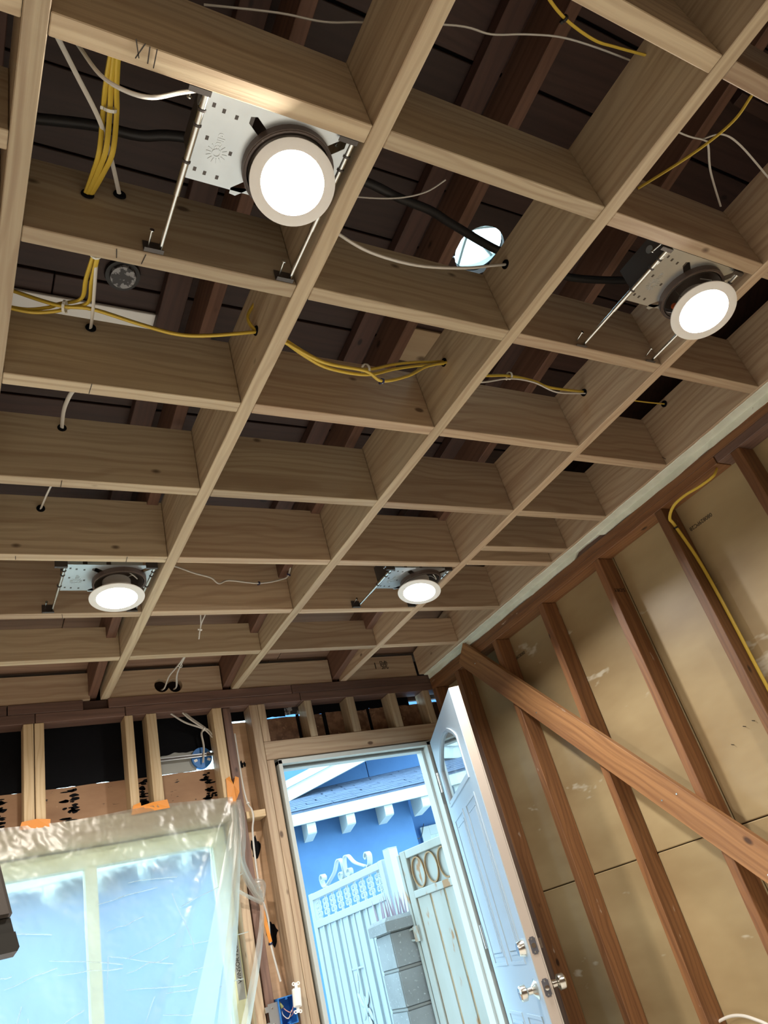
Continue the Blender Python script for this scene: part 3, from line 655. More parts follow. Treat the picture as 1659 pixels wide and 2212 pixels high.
# ================================================================== RECESSED LIGHTS
def plate_hole():
    pts = []; r = .086; n = 12
    for q in range(4):
        a0 = math.radians(45 + 90 * q - 4 + (6 if q % 2 else -4)); hw = .010; rs = .118
        ca, sa = math.cos(a0), math.sin(a0); da_ = math.asin(hw / r)
        pts += [(r * math.cos(a0 - da_), r * math.sin(a0 - da_)), (rs * ca + hw * sa, rs * sa - hw * ca)]
        pts += [((rs + .010) * math.cos(a0) if False else rs * ca + .008 * ca, rs * sa + .008 * sa)]
        pts += [(rs * ca - hw * sa, rs * sa + hw * ca), (r * math.cos(a0 + da_), r * math.sin(a0 + da_))]
        a1 = math.radians(45 + 90 * (q + 1) - 4 + (6 if (q + 1) % 2 else -4)) - da_; a0 += da_
        if a1 < a0: a1 += 2 * math.pi
        pts += [(r * math.cos(a0 + (a1 - a0) * k / n), r * math.sin(a0 + (a1 - a0) * k / n)) for k in range(1, n)]
    return pts
def recessed_light(x, y, ring, tilt, label, lens, warm, ybar=(-.100, .258), size=1.):
    root = empty('recessed_light', (x, y, H + .012)); tag(root, label, 'ceiling light', 'recessed lights hung between the joists')
    def P(name, bm, m, par=root, smooth=False): return obj(name, bm, m, par, smooth, True)
    px0, px1, py0, py1 = -.186, .102, -.100, .078
    bm = bmesh.new(); ring_prism(bm, [(px0, py0), (px1, py0), (px1, py1), (px0, py1)], plate_hole(), .0012); plate = P('mounting_plate', bm, 'steel')
    for a, b in ((px0 + .004, -.135), (-.12, -.06), (-.045, .06), (.07, px1 - .004)):
        bm = bmesh.new(); bx(bm, a, b, py0, py0 + .001, .001, .022); P('lip', bm, 'steel', plate)
        bm = bmesh.new(); bx(bm, a, b, py1 - .001, py1, .001, .012); P('lip', bm, 'steel', plate)
    for sx, sy in ((-.170, -.075), (-.150, -.07), (-.125, -.066), (-.170, .055), (-.150, .058), (-.125, .06), (-.165, -.012), (-.115, .005)):
        bm = bmesh.new(); bx(bm, sx - .003, sx + .003, sy - .004, sy + .004, -.0006, 0); P('slot_shade_chip', bm, 'darksteel', plate)  # flat dark chips stand in for the shade in small plate holes
    lg = empty('embossed_logo', (-.140, 0, 0), 0, root)
    bm = bmesh.new(); lathe(bm, [(.006, -.0012), (.009, -.0012), (.009, 0), (.006, 0)], 20, T(0, .012, 0), close=True)
    for k in range(14):
        a = 2 * math.pi * k / 14; bx(bm, .011, .020, -.0008, .0008, -.001, 0, T(0, .012, 0) @ Matrix.Rotation(a, 4, 'Z'))
    P('sun_mark', bm, 'steel', lg)
    t = writing('maker_name', 'elite', .020, 'steel', None, T(0, -.012, -.0004) @ RY(180) @ RZ(90)); t.parent = lg
    for s, bxx in ((0, px0 - .002), (1, px1 + .002)):
        b = empty('hanger_bar', (bxx, 0, .002), 0, root)
        bm = bmesh.new(); tube(bm, [(0, ybar[0] + .002, 0), (0, .12, 0)], .0062, 10, sm=False); P('outer_tube', bm, 'bar', b, True)
        bm = bmesh.new(); tube(bm, [(0, .10, 0), (0, ybar[1] - .002, 0)], .0048, 10, sm=False); P('inner_tube', bm, 'bar', b, True)
        for yy in (-.06, -.03, .045):
            bm = bmesh.new(); lathe(bm, [(.0063, -.002), (.0083, -.002), (.0083, .002), (.0063, .002)], 12, T(0, yy, 0) @ RX(90), close=True); P('clip', bm, 'darksteel', b)
        for e, yy in ((-1, ybar[0]), (1, ybar[1])):
            bm = bmesh.new(); bx(bm, -.034, .006, yy - .001, yy + .001, -.010, .022); bx(bm, -.034, .006, yy - (.010 if e > 0 else 0), yy + (.010 if e < 0 else 0), -.0112, -.0098); P('foot_bracket', bm, 'darksteel', b)
            bm = bmesh.new(); tube(bm, [(-.022, yy - e * .001, .010), (-.022, yy - e * .032, .016)], .0022, 8, sm=False); lathe(bm, [(0, .002), (.005, .002), (.005, 0), (0, 0)], 10, T(-.022, yy - e * .033, .016) @ RX(90 * e)); P('nail', bm, 'bar', b)
    bm = bmesh.new(); bx(bm, px0 + .003, -.092, -.085, .05, .002, .085); jb = P('junction_box', bm, 'darksteel')
    bm = bmesh.new(); lathe(bm, [(0, 0), (.011, 0), (.011, .001), (0, .001)], 20, T(px0 + .002, -.05, .055) @ RY(90)); P('knockout', bm, 'steel', jb)
    bm = bmesh.new(); lathe(bm, [(.088, -.018), (.0875, .002), (.083, .01), (.083, .10), (0, .10), (0, .098), (.080, .098), (.080, -.018)], 40); P('housing_can', bm, 'can', smooth=True)
    bm = bmesh.new(); lathe(bm, [(.083, -.016), (.0905, -.016), (.0905, .0), (.083, .0)], 40, close=True); P('collar', bm, 'collar', smooth=True)
    tr = empty('trim', (ring[0] - x, ring[1] - y, ring[2] - (H + .012)), 0, root); tr.rotation_euler = [math.radians(v) for v in tilt]; tr.scale = (size, size, size)
    def Q(name, bm, m, smooth=True): return obj(name, bm, m, tr, smooth, True)
    bm = bmesh.new(); lathe(bm, [(.093, .0015), (.0925, -.001), (.086, -.0025), (.068, -.0025), (.0665, 0), (.0645, .007), (.0625, .010), (.061, .012), (.061, .016), (.068, .016), (.070, .004), (.090, .004)], 56, close=True); Q('trim_ring', bm, 'white')
    bm = bmesh.new(); lathe(bm, [(.060, .0165), (.060, .030), (.048, .036), (.048, .066), (.040, .070), (0, .070)], 40); Q('led_module', bm, 'module')
    bm = bmesh.new(); lathe(bm, [(0, .0105), (.062, .0105), (.062, .0125), (0, .0125)], 48); Q('lens', bm, lens)
    bm = bmesh.new(); tube(bm, [(.01, .01, .069), (.05, -.02, .085), (.06, -.05, .05), (.03, -.07, .06), (-.01, -.05, .09)], .002, 6); Q('whip_wire', bm, 'wcable')
    bm = bmesh.new(); tube(bm, [(-.055, .030, .028), (-.052, .036, .052)], [.008, .0095], 10, sm=False); Q('wire_connector', bm, 'orange')
    for s in (-1, 1): bm = bmesh.new(); tube(bm, [(s * .055, 0, .016), (s * .074, 0, .05), (s * .078, 0, .085)], .0014, 6); Q('spring', bm, 'bar')
    la = bpy.data.lights.new('led_light', 'AREA'); la.shape = 'DISK'; la.size = .118; la.energy = LAMP_W; la.color = warm; lo = bpy.data.objects.new('led_light', la); C.objects.link(lo); lo.parent = tr; lo.location = (0, 0, .0095)
    return root
WARM, COOL = (1., .90, .78), (1., .95, .88)
recessed_light(.556, .752, (.560, .755, H - .030), (-14, 13, 0), 'warm lit downlight with white trim in the bay nearest the camera, largest of the four', 'lens', WARM, size=.90)
recessed_light(1.772, .755, (1.815, .772, H - .038), (-8, 12, 0), 'warm lit downlight with white trim in the right bay near the picture edge', 'lens', WARM)
recessed_light(.552, 2.398, (.546, 2.425, H - .045), (-4, 3, 0), 'lit downlight with exposed can in the left bay toward the window', 'lens', WARM, (-.100, .229))
recessed_light(1.806, 2.388, (1.788, 2.395, H - .045), (-3, 14, 0), 'cool lit downlight tilting from its can in the bay toward the door', 'lens2', COOL, (-.100, .238))

# two lamps added for fill light in the unseen left bay, same builder
recessed_light(-.69, .755, (-.69, .755, H - .036), (0, 0, 0), 'added fill downlight out of view left of the nearest one', 'lens', WARM)
recessed_light(-.69, 2.398, (-.69, 2.398, H - .036), (0, 0, 0), 'added fill downlight out of view left of the window end', 'lens', WARM, (-.100, .229))

# ================================================================== CABLES
def cable(name, pts, r, m, label, group=None, flat=.7, ties=(), seg=8):
    root = empty(name, pts[0]); tag(root, label, 'cable', group)
    bm = bmesh.new(); tube(bm, pts, r, seg, flat); obj('sheath', bm, m, root, True)
    for p, mm, rr in ties:
        bm = bmesh.new(); lathe(bm, [(rr, -.003), (rr + .0025, -.003), (rr + .0025, .003), (rr, .003)], 12, close=True); bx(bm, rr, rr + .007, -.003, .003, -.003, .003)
        i = min(range(len(pts)), key=lambda q: (Vector(pts[q]) - Vector(p)).length); t = (Vector(pts[min(i + 1, len(pts) - 1)]) - Vector(pts[max(i - 1, 0)])).normalized()
        obj('tie' if mm == 'tie' else 'staple', bm, mm, root, mw=T(*p) @ t.to_track_quat('Z', 'Y').to_matrix().to_4x4())
    return root
def off(pts, d, fall=True):
    n = len(pts) - 1; out = []
    for i, p in enumerate(pts):
        s = math.sin(math.pi * i / n) * .6 + .4; out.append((p[0] + d[0] * s, p[1] + d[1] * s, p[2] + d[2] * s))
    return out
yA = [(.231, .700, 1.50), (.238, .778, 1.508), (.247, .835, 1.522), (.248, .893, 1.481), (.243, .95, 1.486), (.232, 1.010, 1.485)]
cable('yellow_cable', yA, .0062, 'yellow', 'front yellow cable of the three hanging left of the nearest downlight', 'yellow cables beside the nearest light', ties=(((.247, .835, 1.522), 'tie', .011),))
cable('yellow_cable', off(yA, (.014, .004, .003)), .0062, 'yellow', 'right yellow cable of the three hanging left of the nearest downlight', 'yellow cables beside the nearest light')
cable('yellow_cable', off(yA, (-.011, .010, .004)), .0062, 'yellow', 'left yellow cable of the three hanging left of the nearest downlight', 'yellow cables beside the nearest light')
cable('white_cable', [(.131, .70, 1.458), (.176, .777, 1.5), (.23, .854, 1.505), (.266, .931, 1.516), (.298, 1.010, 1.512)], .005, 'wcable', 'white cable slanting into a hole beside the three yellow cables')
cable('white_cable', [(.150, .70, 1.47), (.163, .70, 1.455), (.194, .692, 1.36), (.23, .684, 1.318), (.272, .676, 1.308), (.322, .668, 1.339), (.366, .660, 1.362)], .005, 'wcable', 'white cable drooping into the box of the nearest downlight')
yB = [(.109, 1.36, 1.556), (.184, 1.344, 1.517), (.232, 1.329, 1.494), (.292, 1.313, 1.483), (.394, 1.297, 1.442), (.476, 1.281, 1.411), (.552, 1.266, 1.408), (.680, 1.25, 1.436)]
cable('yellow_cable', yB, .0062, 'yellow', 'printed yellow cable sagging across the bay below the vent cap, lowest of its bundle', 'yellow cables under the vent cap', ties=(((.232, 1.329, 1.494), 'tie', .013),))
cable('yellow_cable', off(yB, (.004, .014, .017)), .0062, 'yellow', 'yellow cable crossing the bay below the vent cap, upper of the long pair', 'yellow cables under the vent cap')
yB2 = [(.109, 1.36, 1.492), (.164, 1.355, 1.484), (.215, 1.35, 1.496), (.24, 1.345, 1.509), (.28, 1.30, 1.49), (.272, 1.21, 1.46), (.266, 1.10, 1.425)]
cable('yellow_cable', yB2, .0062, 'yellow', 'yellow cable looping up under the vent cap, inner of the looping pair', 'yellow cables under the vent cap')
cable('yellow_cable', off(yB2, (-.016, .004, .014)), .0062, 'yellow', 'yellow cable looping up under the vent cap, outer of the looping pair', 'yellow cables under the vent cap', ties=(((.262, 1.11, 1.43), 'tie', .010),))
cable('yellow_cable', [(.712, 1.20, 1.56), (.70, 1.22, 1.548), (.672, 1.245, 1.509), (.662, 1.25, 1.481), (.669, 1.252, 1.455), (.680, 1.25, 1.436)], .0062, 'yellow', 'short yellow cable curling down the joist face with a dark staple', ties=(((.690, 1.232, 1.535), 'navy', .005),))
cable('white_cable', [(.27, 1.15, 1.44), (.282, 1.239, 1.46), (.294, 1.328, 1.481), (.307, 1.420, 1.531)], .0056, 'wcable', 'flat white cable hanging behind the yellow bundle below the vent cap', flat=.45)
cable('white_cable', [(.30, 1.56, 1.44), (.288, 1.58, 1.462), (.284, 1.659, 1.494), (.286, 1.739, 1.521), (.293, 1.822, 1.528)], .0056, 'wcable', 'short white cable in the second bay up from the left downlight', flat=.5)
cable('white_cable', [(.29, 1.97, 1.44), (.286, 2.0, 1.454), (.283, 2.11, 1.484), (.283, 2.224, 1.518)], .0056, 'wcable', 'short white cable in the bay just above the left downlight', flat=.5)
yJ = [(.716, 1.19, 1.359), (.777, 1.205, 1.339), (.847, 1.22, 1.331), (.969, 1.235, 1.348), (1.081, 1.25, 1.403), (1.19, 1.265, 1.449), (1.303, 1.28, 1.488)]
cable('yellow_cable', yJ, .0062, 'yellow', 'yellow cable with printing crossing below the plywood patch, topmost of the bundle', 'yellow cables under the plywood patch', ties=(((.969, 1.235, 1.348), 'tie', .013),))
cable('yellow_cable', off(yJ, (0, .004, -.016)), .0062, 'yellow', 'yellow cable crossing below the plywood patch, middle of the bundle', 'yellow cables under the plywood patch')
cable('yellow_cable', [(.716, 1.19, 1.347), (.82, 1.203, 1.313), (.952, 1.217, 1.322), (1.006, 1.23, 1.308), (1.11, 1.243, 1.358), (1.202, 1.257, 1.425), (1.303, 1.272, 1.478)], .0062, 'yellow', 'yellow cable dipping lowest below the plywood patch to a dark staple', 'yellow cables under the plywood patch', ties=(((1.006, 1.23, 1.308), 'navy', .005),))
yK = [(1.339, 1.275, 1.43), (1.463, 1.28, 1.46), (1.561, 1.285, 1.483), (1.665, 1.29, 1.486), (1.742, 1.295, 1.474), (1.915, 1.305, 1.494)]
cable('yellow_cable', yK, .0062, 'yellow', 'yellow cable tied to a white one between the third and fourth joists', 'cables between the third and fourth joists', ties=(((1.561, 1.285, 1.483), 'tie', .011),))
cable('yellow_cable', off(yK, (0, .008, .008)), .0062, 'yellow', 'yellow cable running behind the tied one between third and fourth joists', 'cables between the third and fourth joists')
cable('white_cable', off([(1.339, 1.27, 1.40), (1.432, 1.28, 1.428), (1.555, 1.285, 1.47), (1.663, 1.29, 1.478), (1.759, 1.295, 1.456), (1.915, 1.302, 1.484)], (0, -.004, -.004)), .0038, 'wcable', 'white cable under the yellow pair between the third and fourth joists', 'cables between the third and fourth joists')
cable('yellow_cable', [(1.952, 1.30, 1.50), (2.12, 1.30, 1.49), (2.25, 1.32, 1.515), (2.416, 1.345, 1.553)], .004, 'yellow', 'single yellow cable entering the drilled hole of the rim joist')
cable('white_cable', [(.7166, .895, 1.425), (.749, .90, 1.411), (.829, .906, 1.381), (.962, .912, 1.386), (1.122, .918, 1.434), (1.237, .922, 1.485), (1.3025, .925, 1.515)], .0056, 'wcable', 'white cable sagging in front of the round roof opening')
cable('white_cable', [(.717, 2.54, 1.50), (.791, 2.55, 1.502), (.876, 2.556, 1.473), (.942, 2.562, 1.456), (.974, 2.569, 1.434), (1.021, 2.575, 1.451), (1.151, 2.585, 1.444), (1.25, 2.588, 1.463), (1.289, 2.58, 1.483), (1.295, 2.53, 1.54)], .0052, 'wcable', 'white cable stapled along the blocking between the two far downlights', ties=(((1.151, 2.585, 1.444), 'navy', .005), ((1.289, 2.58, 1.483), 'navy', .005)))
cable('white_cable', [(.955, 2.71, 1.39), (.953, 2.72, 1.372), (.94, 2.75, 1.341), (.933, 2.78, 1.292)], .0035, 'wcable', 'tied white cable end hanging above the shallow blocking, right strand', 'short white cable ends', ties=(((.938, 2.76, 1.325), 'tie', .005),))
cable('white_cable', [(.932, 2.71, 1.39), (.934, 2.72, 1.372), (.938, 2.75, 1.335), (.936, 2.78, 1.312)], .0035, 'wcable', 'tied white cable end hanging above the shallow blocking, left strand', 'short white cable ends')
cable('white_cable', [(.992, 3.10, 1.40), (.989, 3.15, 1.39), (.988, 3.247, 1.380), (.995, 3.343, 1.374), (1.016, 3.44, 1.358), (1.022, 3.51, 1.372)], .0052, 'wcable', 'white cable dropping into the right one of the two drilled holes', 'white cables into the drilled holes', ties=(((.988, 3.247, 1.380), 'tie', .007),))
cable('white_cable', [(.985, 3.10, 1.40), (.984, 3.15, 1.388), (.977, 3.247, 1.382), (.960, 3.343, 1.374), (.960, 3.44, 1.356), (.962, 3.51, 1.372)], .0052, 'wcable', 'white cable dropping into the left one of the two drilled holes', 'white cables into the drilled holes')
bw = [(.995, 3.51, 1.251), (1.058, 3.513, 1.203), (1.146, 3.52, 1.164), (1.187, 3.53, 1.123)]
cable('white_cable', bw, .0056, 'wcable', 'white cable from the plate to the stud above the round blue box, lowest strand', 'white cables above the round blue box', ties=(((1.146, 3.52, 1.164), 'tie', .010),))
cable('white_cable', [(1.051, 3.51, 1.251), (1.082, 3.512, 1.218), (1.144, 3.517, 1.170), (1.170, 3.522, 1.158), (1.188, 3.53, 1.135)], .0056, 'wcable', 'white cable from the plate to the stud above the round blue box, middle strand', 'white cables above the round blue box')
cable('white_cable', [(1.066, 3.52, 1.251), (1.095, 3.522, 1.222), (1.148, 3.527, 1.178), (1.188, 3.54, 1.145)], .0056, 'wcable', 'white cable from the plate to the stud above the round blue box, top strand', 'white cables above the round blue box')
cable('white_cable', [(1.187, 3.535, 1.125), (1.164, 3.533, 1.160), (1.138, 3.535, 1.151), (1.141, 3.538, 1.084), (1.131, 3.548, 1.012)], .0052, 'wcable', 'white cable hooking down into the round blue box')
sw = [(1.288, 3.50, 1.119), (1.288, 3.498, .994), (1.289, 3.496, .863), (1.297, 3.492, .785), (1.305, 3.474, .75), (1.306, 3.474, .71), (1.300, 3.492, .66), (1.295, 3.50, .534), (1.296, 3.50, .409), (1.310, 3.496, .295), (1.305, 3.496, .198), (1.324, 3.500, .054)]
cable('white_cable', sw, .0056, 'wcable', 'white cable running down the stud bay to the switch box', ties=(((1.297, 3.492, .785), 'tie', .005), ((1.296, 3.50, .409), 'tie', .006), ((1.305, 3.496, .198), 'navy', .005)))
cable('yellow_cable', [(2.50, 1.339, 1.240), (2.472, 1.352, 1.212), (2.463, 1.415, 1.209), (2.462, 1.482, 1.217), (2.466, 1.549, 1.214), (2.478, 1.598, 1.189), (2.50, 1.608, 1.162), (2.53, 1.607, 1.017), (2.54, 1.607, .866), (2.54, 1.606, .71), (2.54, 1.607, .55), (2.54, 1.606, .2), (2.54, 1.607, -.5)], .0065, 'yellow', 'yellow cable bending down the stud bay of the right wall', ties=(((2.50, 1.608, 1.15), 'black', .006),))
cable('white_cable', [(2.53, 2.47, -.485), (2.535, 2.435, -.473), (2.545, 2.376, -.46), (2.55, 2.322, -.461), (2.55, 2.269, -.476), (2.55, 2.20, -.510), (2.55, 2.05, -.62)], .006, 'wcable', 'beige cable leaving a stud hole low on the right wall')
cable('conduit', [(.108, .973, 1.641), (.239, .946, 1.641), (.334, .936, 1.636), (.449, .909, 1.641), (.824, .885, 1.641), (.979, .898, 1.636), (1.086, .909, 1.641), (1.176, .932, 1.646), (1.372, .968, 1.641), (1.651, .983, 1.636), (1.95, .92, 1.641)], .012, 'black', 'thick black cable crossing the attic in front of the roof opening', flat=1., seg=12)
cable('white_cable', [(.389, .63, 1.621), (.528, .593, 1.621), (.621, .574, 1.617), (.704, .546, 1.621), (.892, .482, 1.621), (.976, .468, 1.618), (1.055, .442, 1.624), (1.138, .418, 1.626), (1.226, .404, 1.621), (1.345, .395, 1.621)], .003, 'wcable', 'thin grey white wire crossing the attic at the top of the picture')
cable('white_cable', [(1.35, .46, 1.53), (1.531, .459, 1.521), (1.601, .451, 1.519), (1.628, .459, 1.521), (1.698, .511, 1.521), (1.835, .585, 1.53)], .003, 'wcable', 'thin white wire dangling in the dark bay behind the yellow cable')
cable('white_cable', [(1.60, .452, 1.524), (1.64, .423, 1.521), (1.722, .428, 1.521), (1.90, .47, 1.521)], .003, 'wcable', 'thin white wire looping right in the dark upper right bay')
cable('white_cable', [(.74, .94, 1.621), (.872, .914, 1.615), (.967, .889, 1.618), (1.032, .853, 1.621), (1.071, .811, 1.63)], .003, 'wcable', 'thin wire beside the thick black cable above the second joist')
cable('yellow_cable', [(.92, .30, 1.541), (.989, .337, 1.541), (1.066, .362, 1.541), (1.154, .371, 1.535), (1.22, .366, 1.541), (1.303, .354, 1.541)], .004, 'yellow', 'yellow cable in the attic at the top of the picture', ties=(((1.066, .362, 1.541), 'black', .005),))
cable('yellow_cable', [(1.56, .286, 1.45), (1.611, .317, 1.501), (1.62, .373, 1.501), (1.604, .435, 1.501), (1.566, .512, 1.501), (1.506, .609, 1.501)], .004, 'yellow', 'yellow cable slanting across the dark upper right bay')

# ---------------------------------------------------------------- electrical boxes
eb = empty('switch_box', (1.322, BACK + .01, -.05)); tag(eb, 'blue plastic switch box with a white rocker switch pulled out beside the door', 'switch')
def E_(name, bm, m, smooth=False, par=None): return obj(name, bm, m, par or eb, smooth)
bm = bmesh.new(); x0, x1, z0, z1, y0, y1 = 1.288, 1.362, -.103, -.002, BACK - .012, BACK + .055
for a in ((x0, x0 + .004, y0, y1, z0, z1), (x1 - .004, x1, y0, y1, z0, z1), (x0 + .004, x1 - .004, y0, y1, z0, z0 + .004), (x0 + .004, x1 - .004, y0, y1, z1 - .004, z1), (x0 + .004, x1 - .004, y1 - .003, y1, z0 + .004, z1 - .004)): bx(bm, *a)
E_('box_shell', bm, 'bluebox')
bm = bmesh.new()
for zz in (z0 + .008, z1 - .008): lathe(bm, [(.0018, 0), (.0042, 0), (.0042, .02), (.0018, .02)], 12, T((x0 + x1) / 2, y0, zz) @ RX(-90), close=True)
E_('screw_boss', bm, 'bluebox', True)
bm = bmesh.new(); bx(bm, 1.245, 1.290, BACK - .004, BACK - .002, -.095, -.012); E_('side_bracket', bm, 'steel')
for zz in (-.03, -.085):
    bm = bmesh.new(); bx(bm, 1.232, 1.246, BACK - .006, BACK - .004, zz - .01, zz + .01); bx(bm, 1.230, 1.233, BACK - .016, BACK - .004, zz - .01, zz + .01); E_('prong', bm, 'steel')
    bm = bmesh.new(); lathe(bm, [(0, .002), (.003, .002), (.0035, 0)], 10, T(1.262, BACK - .004, zz) @ RX(90)); E_('screw', bm, 'bar', True)
SWM = T(1.358, BACK - .045, -.018) @ RY(5) @ RZ(-12) @ RX(4)
swp = empty('rocker_switch', (0, 0, 0), 0, eb); swp.matrix_parent_inverse = inv(eb); swp.matrix_basis = SWM
bm = bmesh.new(); bx(bm, -.0165, .0165, -.006, .0, -.0335, .0335); bmesh.ops.bevel(bm, geom=list(bm.edges), offset=.002, segments=2, affect='EDGES'); o = obj('switch_frame', bm, 'white', swp, local=True)
bm = bmesh.new(); bx(bm, -.0125, .0125, -.010, -.005, -.029, .029); bmesh.ops.bevel(bm, geom=list(bm.edges), offset=.002, segments=2, affect='EDGES'); obj('rocker', bm, 'white', swp, local=True)
bm = bmesh.new(); bx(bm, -.015, .015, .0, .024, -.03, .03); obj('switch_body', bm, 'white', swp, local=True)
for zz in (-.043, .043):
    bm = bmesh.new(); bx(bm, -.006, .006, -.002, -.0005, zz - .010, zz + .010)
    for s in (-1, 1): lathe(bm, [(.003, -.0008), (.007, -.0008), (.007, .0008), (.003, .0008)], 14, T(s * .010, -.001, zz + .006 * (1 if zz > 0 else -1)) @ RX(90), close=True)
    obj('mounting_ear', bm, 'white', swp, local=True)
for k, pts in enumerate(([(1.315, BACK + .03, -.03), (1.318, BACK - .005, -.05), (1.335, BACK - .015, -.062), (1.345, BACK - .02, -.045)], [(1.325, BACK + .04, -.08), (1.338, BACK, -.075), (1.348, BACK - .018, -.06)], [(1.31, BACK + .02, -.05), (1.305, BACK - .004, -.065), (1.322, BACK - .01, -.08), (1.34, BACK - .01, -.055)])):
    bm = bmesh.new(); tube(bm, pts, .0017, 6); E_('wire', bm, ('copper', 'copper', 'wcable')[k], True)
bm = bmesh.new(); lathe(bm, [(0, .026), (.005, .025), (.008, 0), (0, 0)], 14, T(1.308, BACK + .006, -.038) @ RY(-25)); E_('wire_nut', bm, 'nutg', True)

rb = empty('round_box', (1.133, BS - .01, 1.04)); tag(rb, 'round blue electrical box on a steel bar against the black felt', 'electrical box')
bm = bmesh.new(); lathe(bm, [(0, 0), (.049, 0), (.049, .03), (.045, .03), (.045, .004), (0, .004)], 32, RX(-90)); obj('box_shell', bm, 'bluebox', rb, True, True)
for a in (200, 330, 20, 160):
    bm = bmesh.new(); bx(bm, .026, .042, -.002, 0, -.006, .006, RY(a)); obj('clamp', bm, 'white', rb, local=True)
bm = bmesh.new(); bx(bm, -.206, .055, -.012, -.009, .0, .016); obj('hanger_bar', bm, 'steel', rb, local=True)
bm = bmesh.new(); bx(bm, -.206, .055, -.016, -.012, .005, .011); obj('hanger_bar_rail', bm, 'darksteel', rb, local=True)

# grey tool head leaning in at the left edge of the view, on a stand
tl = empty('work_light_stand', (.02, 1.30, FLOOR)); tag(tl, 'dark grey tool head on a stand cut off by the left picture edge', 'tool')
D0 = 1.25
def tp(u, z): return (u * D0, D0, z * D0)
bm = bmesh.new(); pr = [(-.06, .205), (.0765, .205), (.0905, .1455), (-.04, .1455)]
prism(bm, [(a * D0, b * D0) for a, b in pr], .06, T(0, D0 + .06, 0) @ RX(90)); bmesh.ops.bevel(bm, geom=[e for e in bm.edges if e.calc_length() > .03], offset=.004, segments=2, affect='EDGES'); obj('head_shell', bm, 'tool', tl)
bm = bmesh.new(); prism(bm, [(a * D0, b * D0) for a, b in [(-.04, .145), (.088, .1445), (.0915, .1300), (-.036, .1300)]], .05, T(0, D0 + .055, 0) @ RX(90)); obj('neck', bm, 'tool2', tl)
bm = bmesh.new(); prism(bm, [(a * D0, b * D0) for a, b in [(-.036, .1297), (.0925, .1297), (.0965, .114), (.0945, .1105), (-.032, .1085)]], .06, T(0, D0 + .06, 0) @ RX(90)); obj('foot_block', bm, 'tool2', tl)
bm = bmesh.new(); tube(bm, [(.0, D0 + .03, .115 * D0), (-.02, D0 + .03, FLOOR + .3)], .014, 12, sm=False); obj('pole', bm, 'tool2', tl, True)
for k in range(3):
    a = 2 * math.pi * k / 3 + 2.6; bm = bmesh.new(); tube(bm, [(-.02, D0 + .03, FLOOR + .38), (-.02 + .34 * math.cos(a), D0 + .03 + .34 * math.sin(a), FLOOR + .010)], .010, 8, sm=False); obj('leg', bm, 'tool2', tl, True)

# ================================================================== OUTDOORS
GZ = -1.2
gd = empty('ground'); struct(gd); bm = bmesh.new(); bx(bm, -14, 18, 3.62, 22, GZ - .1, GZ); obj('paving', bm, 'ground', gd)
gd['kind'] = 'structure'
# neighbour house: U along its eave (to the right), W back into the house
E0 = Vector((3.05, 7.10, 0)); UD = Vector((.957, -.290, 0)); WD = Vector((.290, .957, 0))
HM = Matrix(((UD.x, WD.x, 0, E0.x), (UD.y, WD.y, 0, E0.y), (0, 0, 1, 0), (0, 0, 0, 1)))
hs = empty('neighbour_house', (E0.x, E0.y, GZ)); tag(hs, 'blue stucco house with white fascia and slate shingles beyond the open door', 'house')
hs.rotation_euler = (0, 0, math.atan2(UD.y, UD.x))
def HB(name, u0, u1, w0, w1, z0, z1, m, par=None, ch=.004):
    bm = bmesh.new(); bx(bm, u0, u1, w0, w1, z0 - GZ, z1 - GZ)
    if ch: bmesh.ops.bevel(bm, geom=list(bm.edges), offset=ch, segments=1, affect='EDGES')
    return obj(name, bm, m, par or hs, local=True)
HB('lower_wall', -9, 1.27, .45, .60, GZ, 1.60, 'blue'); HB('side_wall', 1.12, 1.27, .60, 2.2, GZ, 1.60, 'blue'); HB('recessed_wall', 1.27, 5, 1.15, 1.30, GZ, 1.9, 'blue')
HB('upper_wall', -.15, 1.05, 1.05, 1.2, 1.5, 4.2, 'blue'); HB('upper_wall', 1.058, 5, 1.05, 1.2, 1.5, 4.2, 'blue')
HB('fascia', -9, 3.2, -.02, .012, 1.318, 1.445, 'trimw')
for k in range(-6, 6):
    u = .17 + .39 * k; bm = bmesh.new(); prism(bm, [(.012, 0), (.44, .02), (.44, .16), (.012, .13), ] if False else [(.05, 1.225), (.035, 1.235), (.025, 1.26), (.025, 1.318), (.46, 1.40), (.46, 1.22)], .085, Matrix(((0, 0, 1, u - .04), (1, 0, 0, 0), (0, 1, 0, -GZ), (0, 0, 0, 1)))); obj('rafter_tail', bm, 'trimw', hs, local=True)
ra = math.atan2(.38, 1.05)
rf = empty('lower_roof', (0, 0, 0), 0, hs)
bm = bmesh.new(); bx(bm, -9, 3.2, 0, 1.13, -.02, 0, T(0, -.03, 1.440 - GZ) @ Matrix.Rotation(ra, 4, 'X')); obj('roof_deck', bm, 'shingle', rf, local=True)
bm = bmesh.new(); bx(bm, -.118, .118, 0, .13, 0, .008); bmesh.ops.bevel(bm, geom=list(bm.edges), offset=.002, segments=1, affect='EDGES'); sme = bpy.data.meshes.new('shingle'); bm.to_mesh(sme); bm.free(); sme.materials.append(M['shingle'])
for r in range(11):
    for q in range(12):
        o = put('shingle', sme, rf, True); o.matrix_basis = T(0, -.03, 1.440 - GZ) @ Matrix.Rotation(ra, 4, 'X') @ T(-.9 + .24 * q + .12 * (r % 2) + random.uniform(-.01, .01), .102 * r - .012, .003 + .001 * (q % 2)) @ RX(-3.2) @ T(0, 0, .003)
rk = empty('gable_rake', (0, 0, 0), 0, hs)
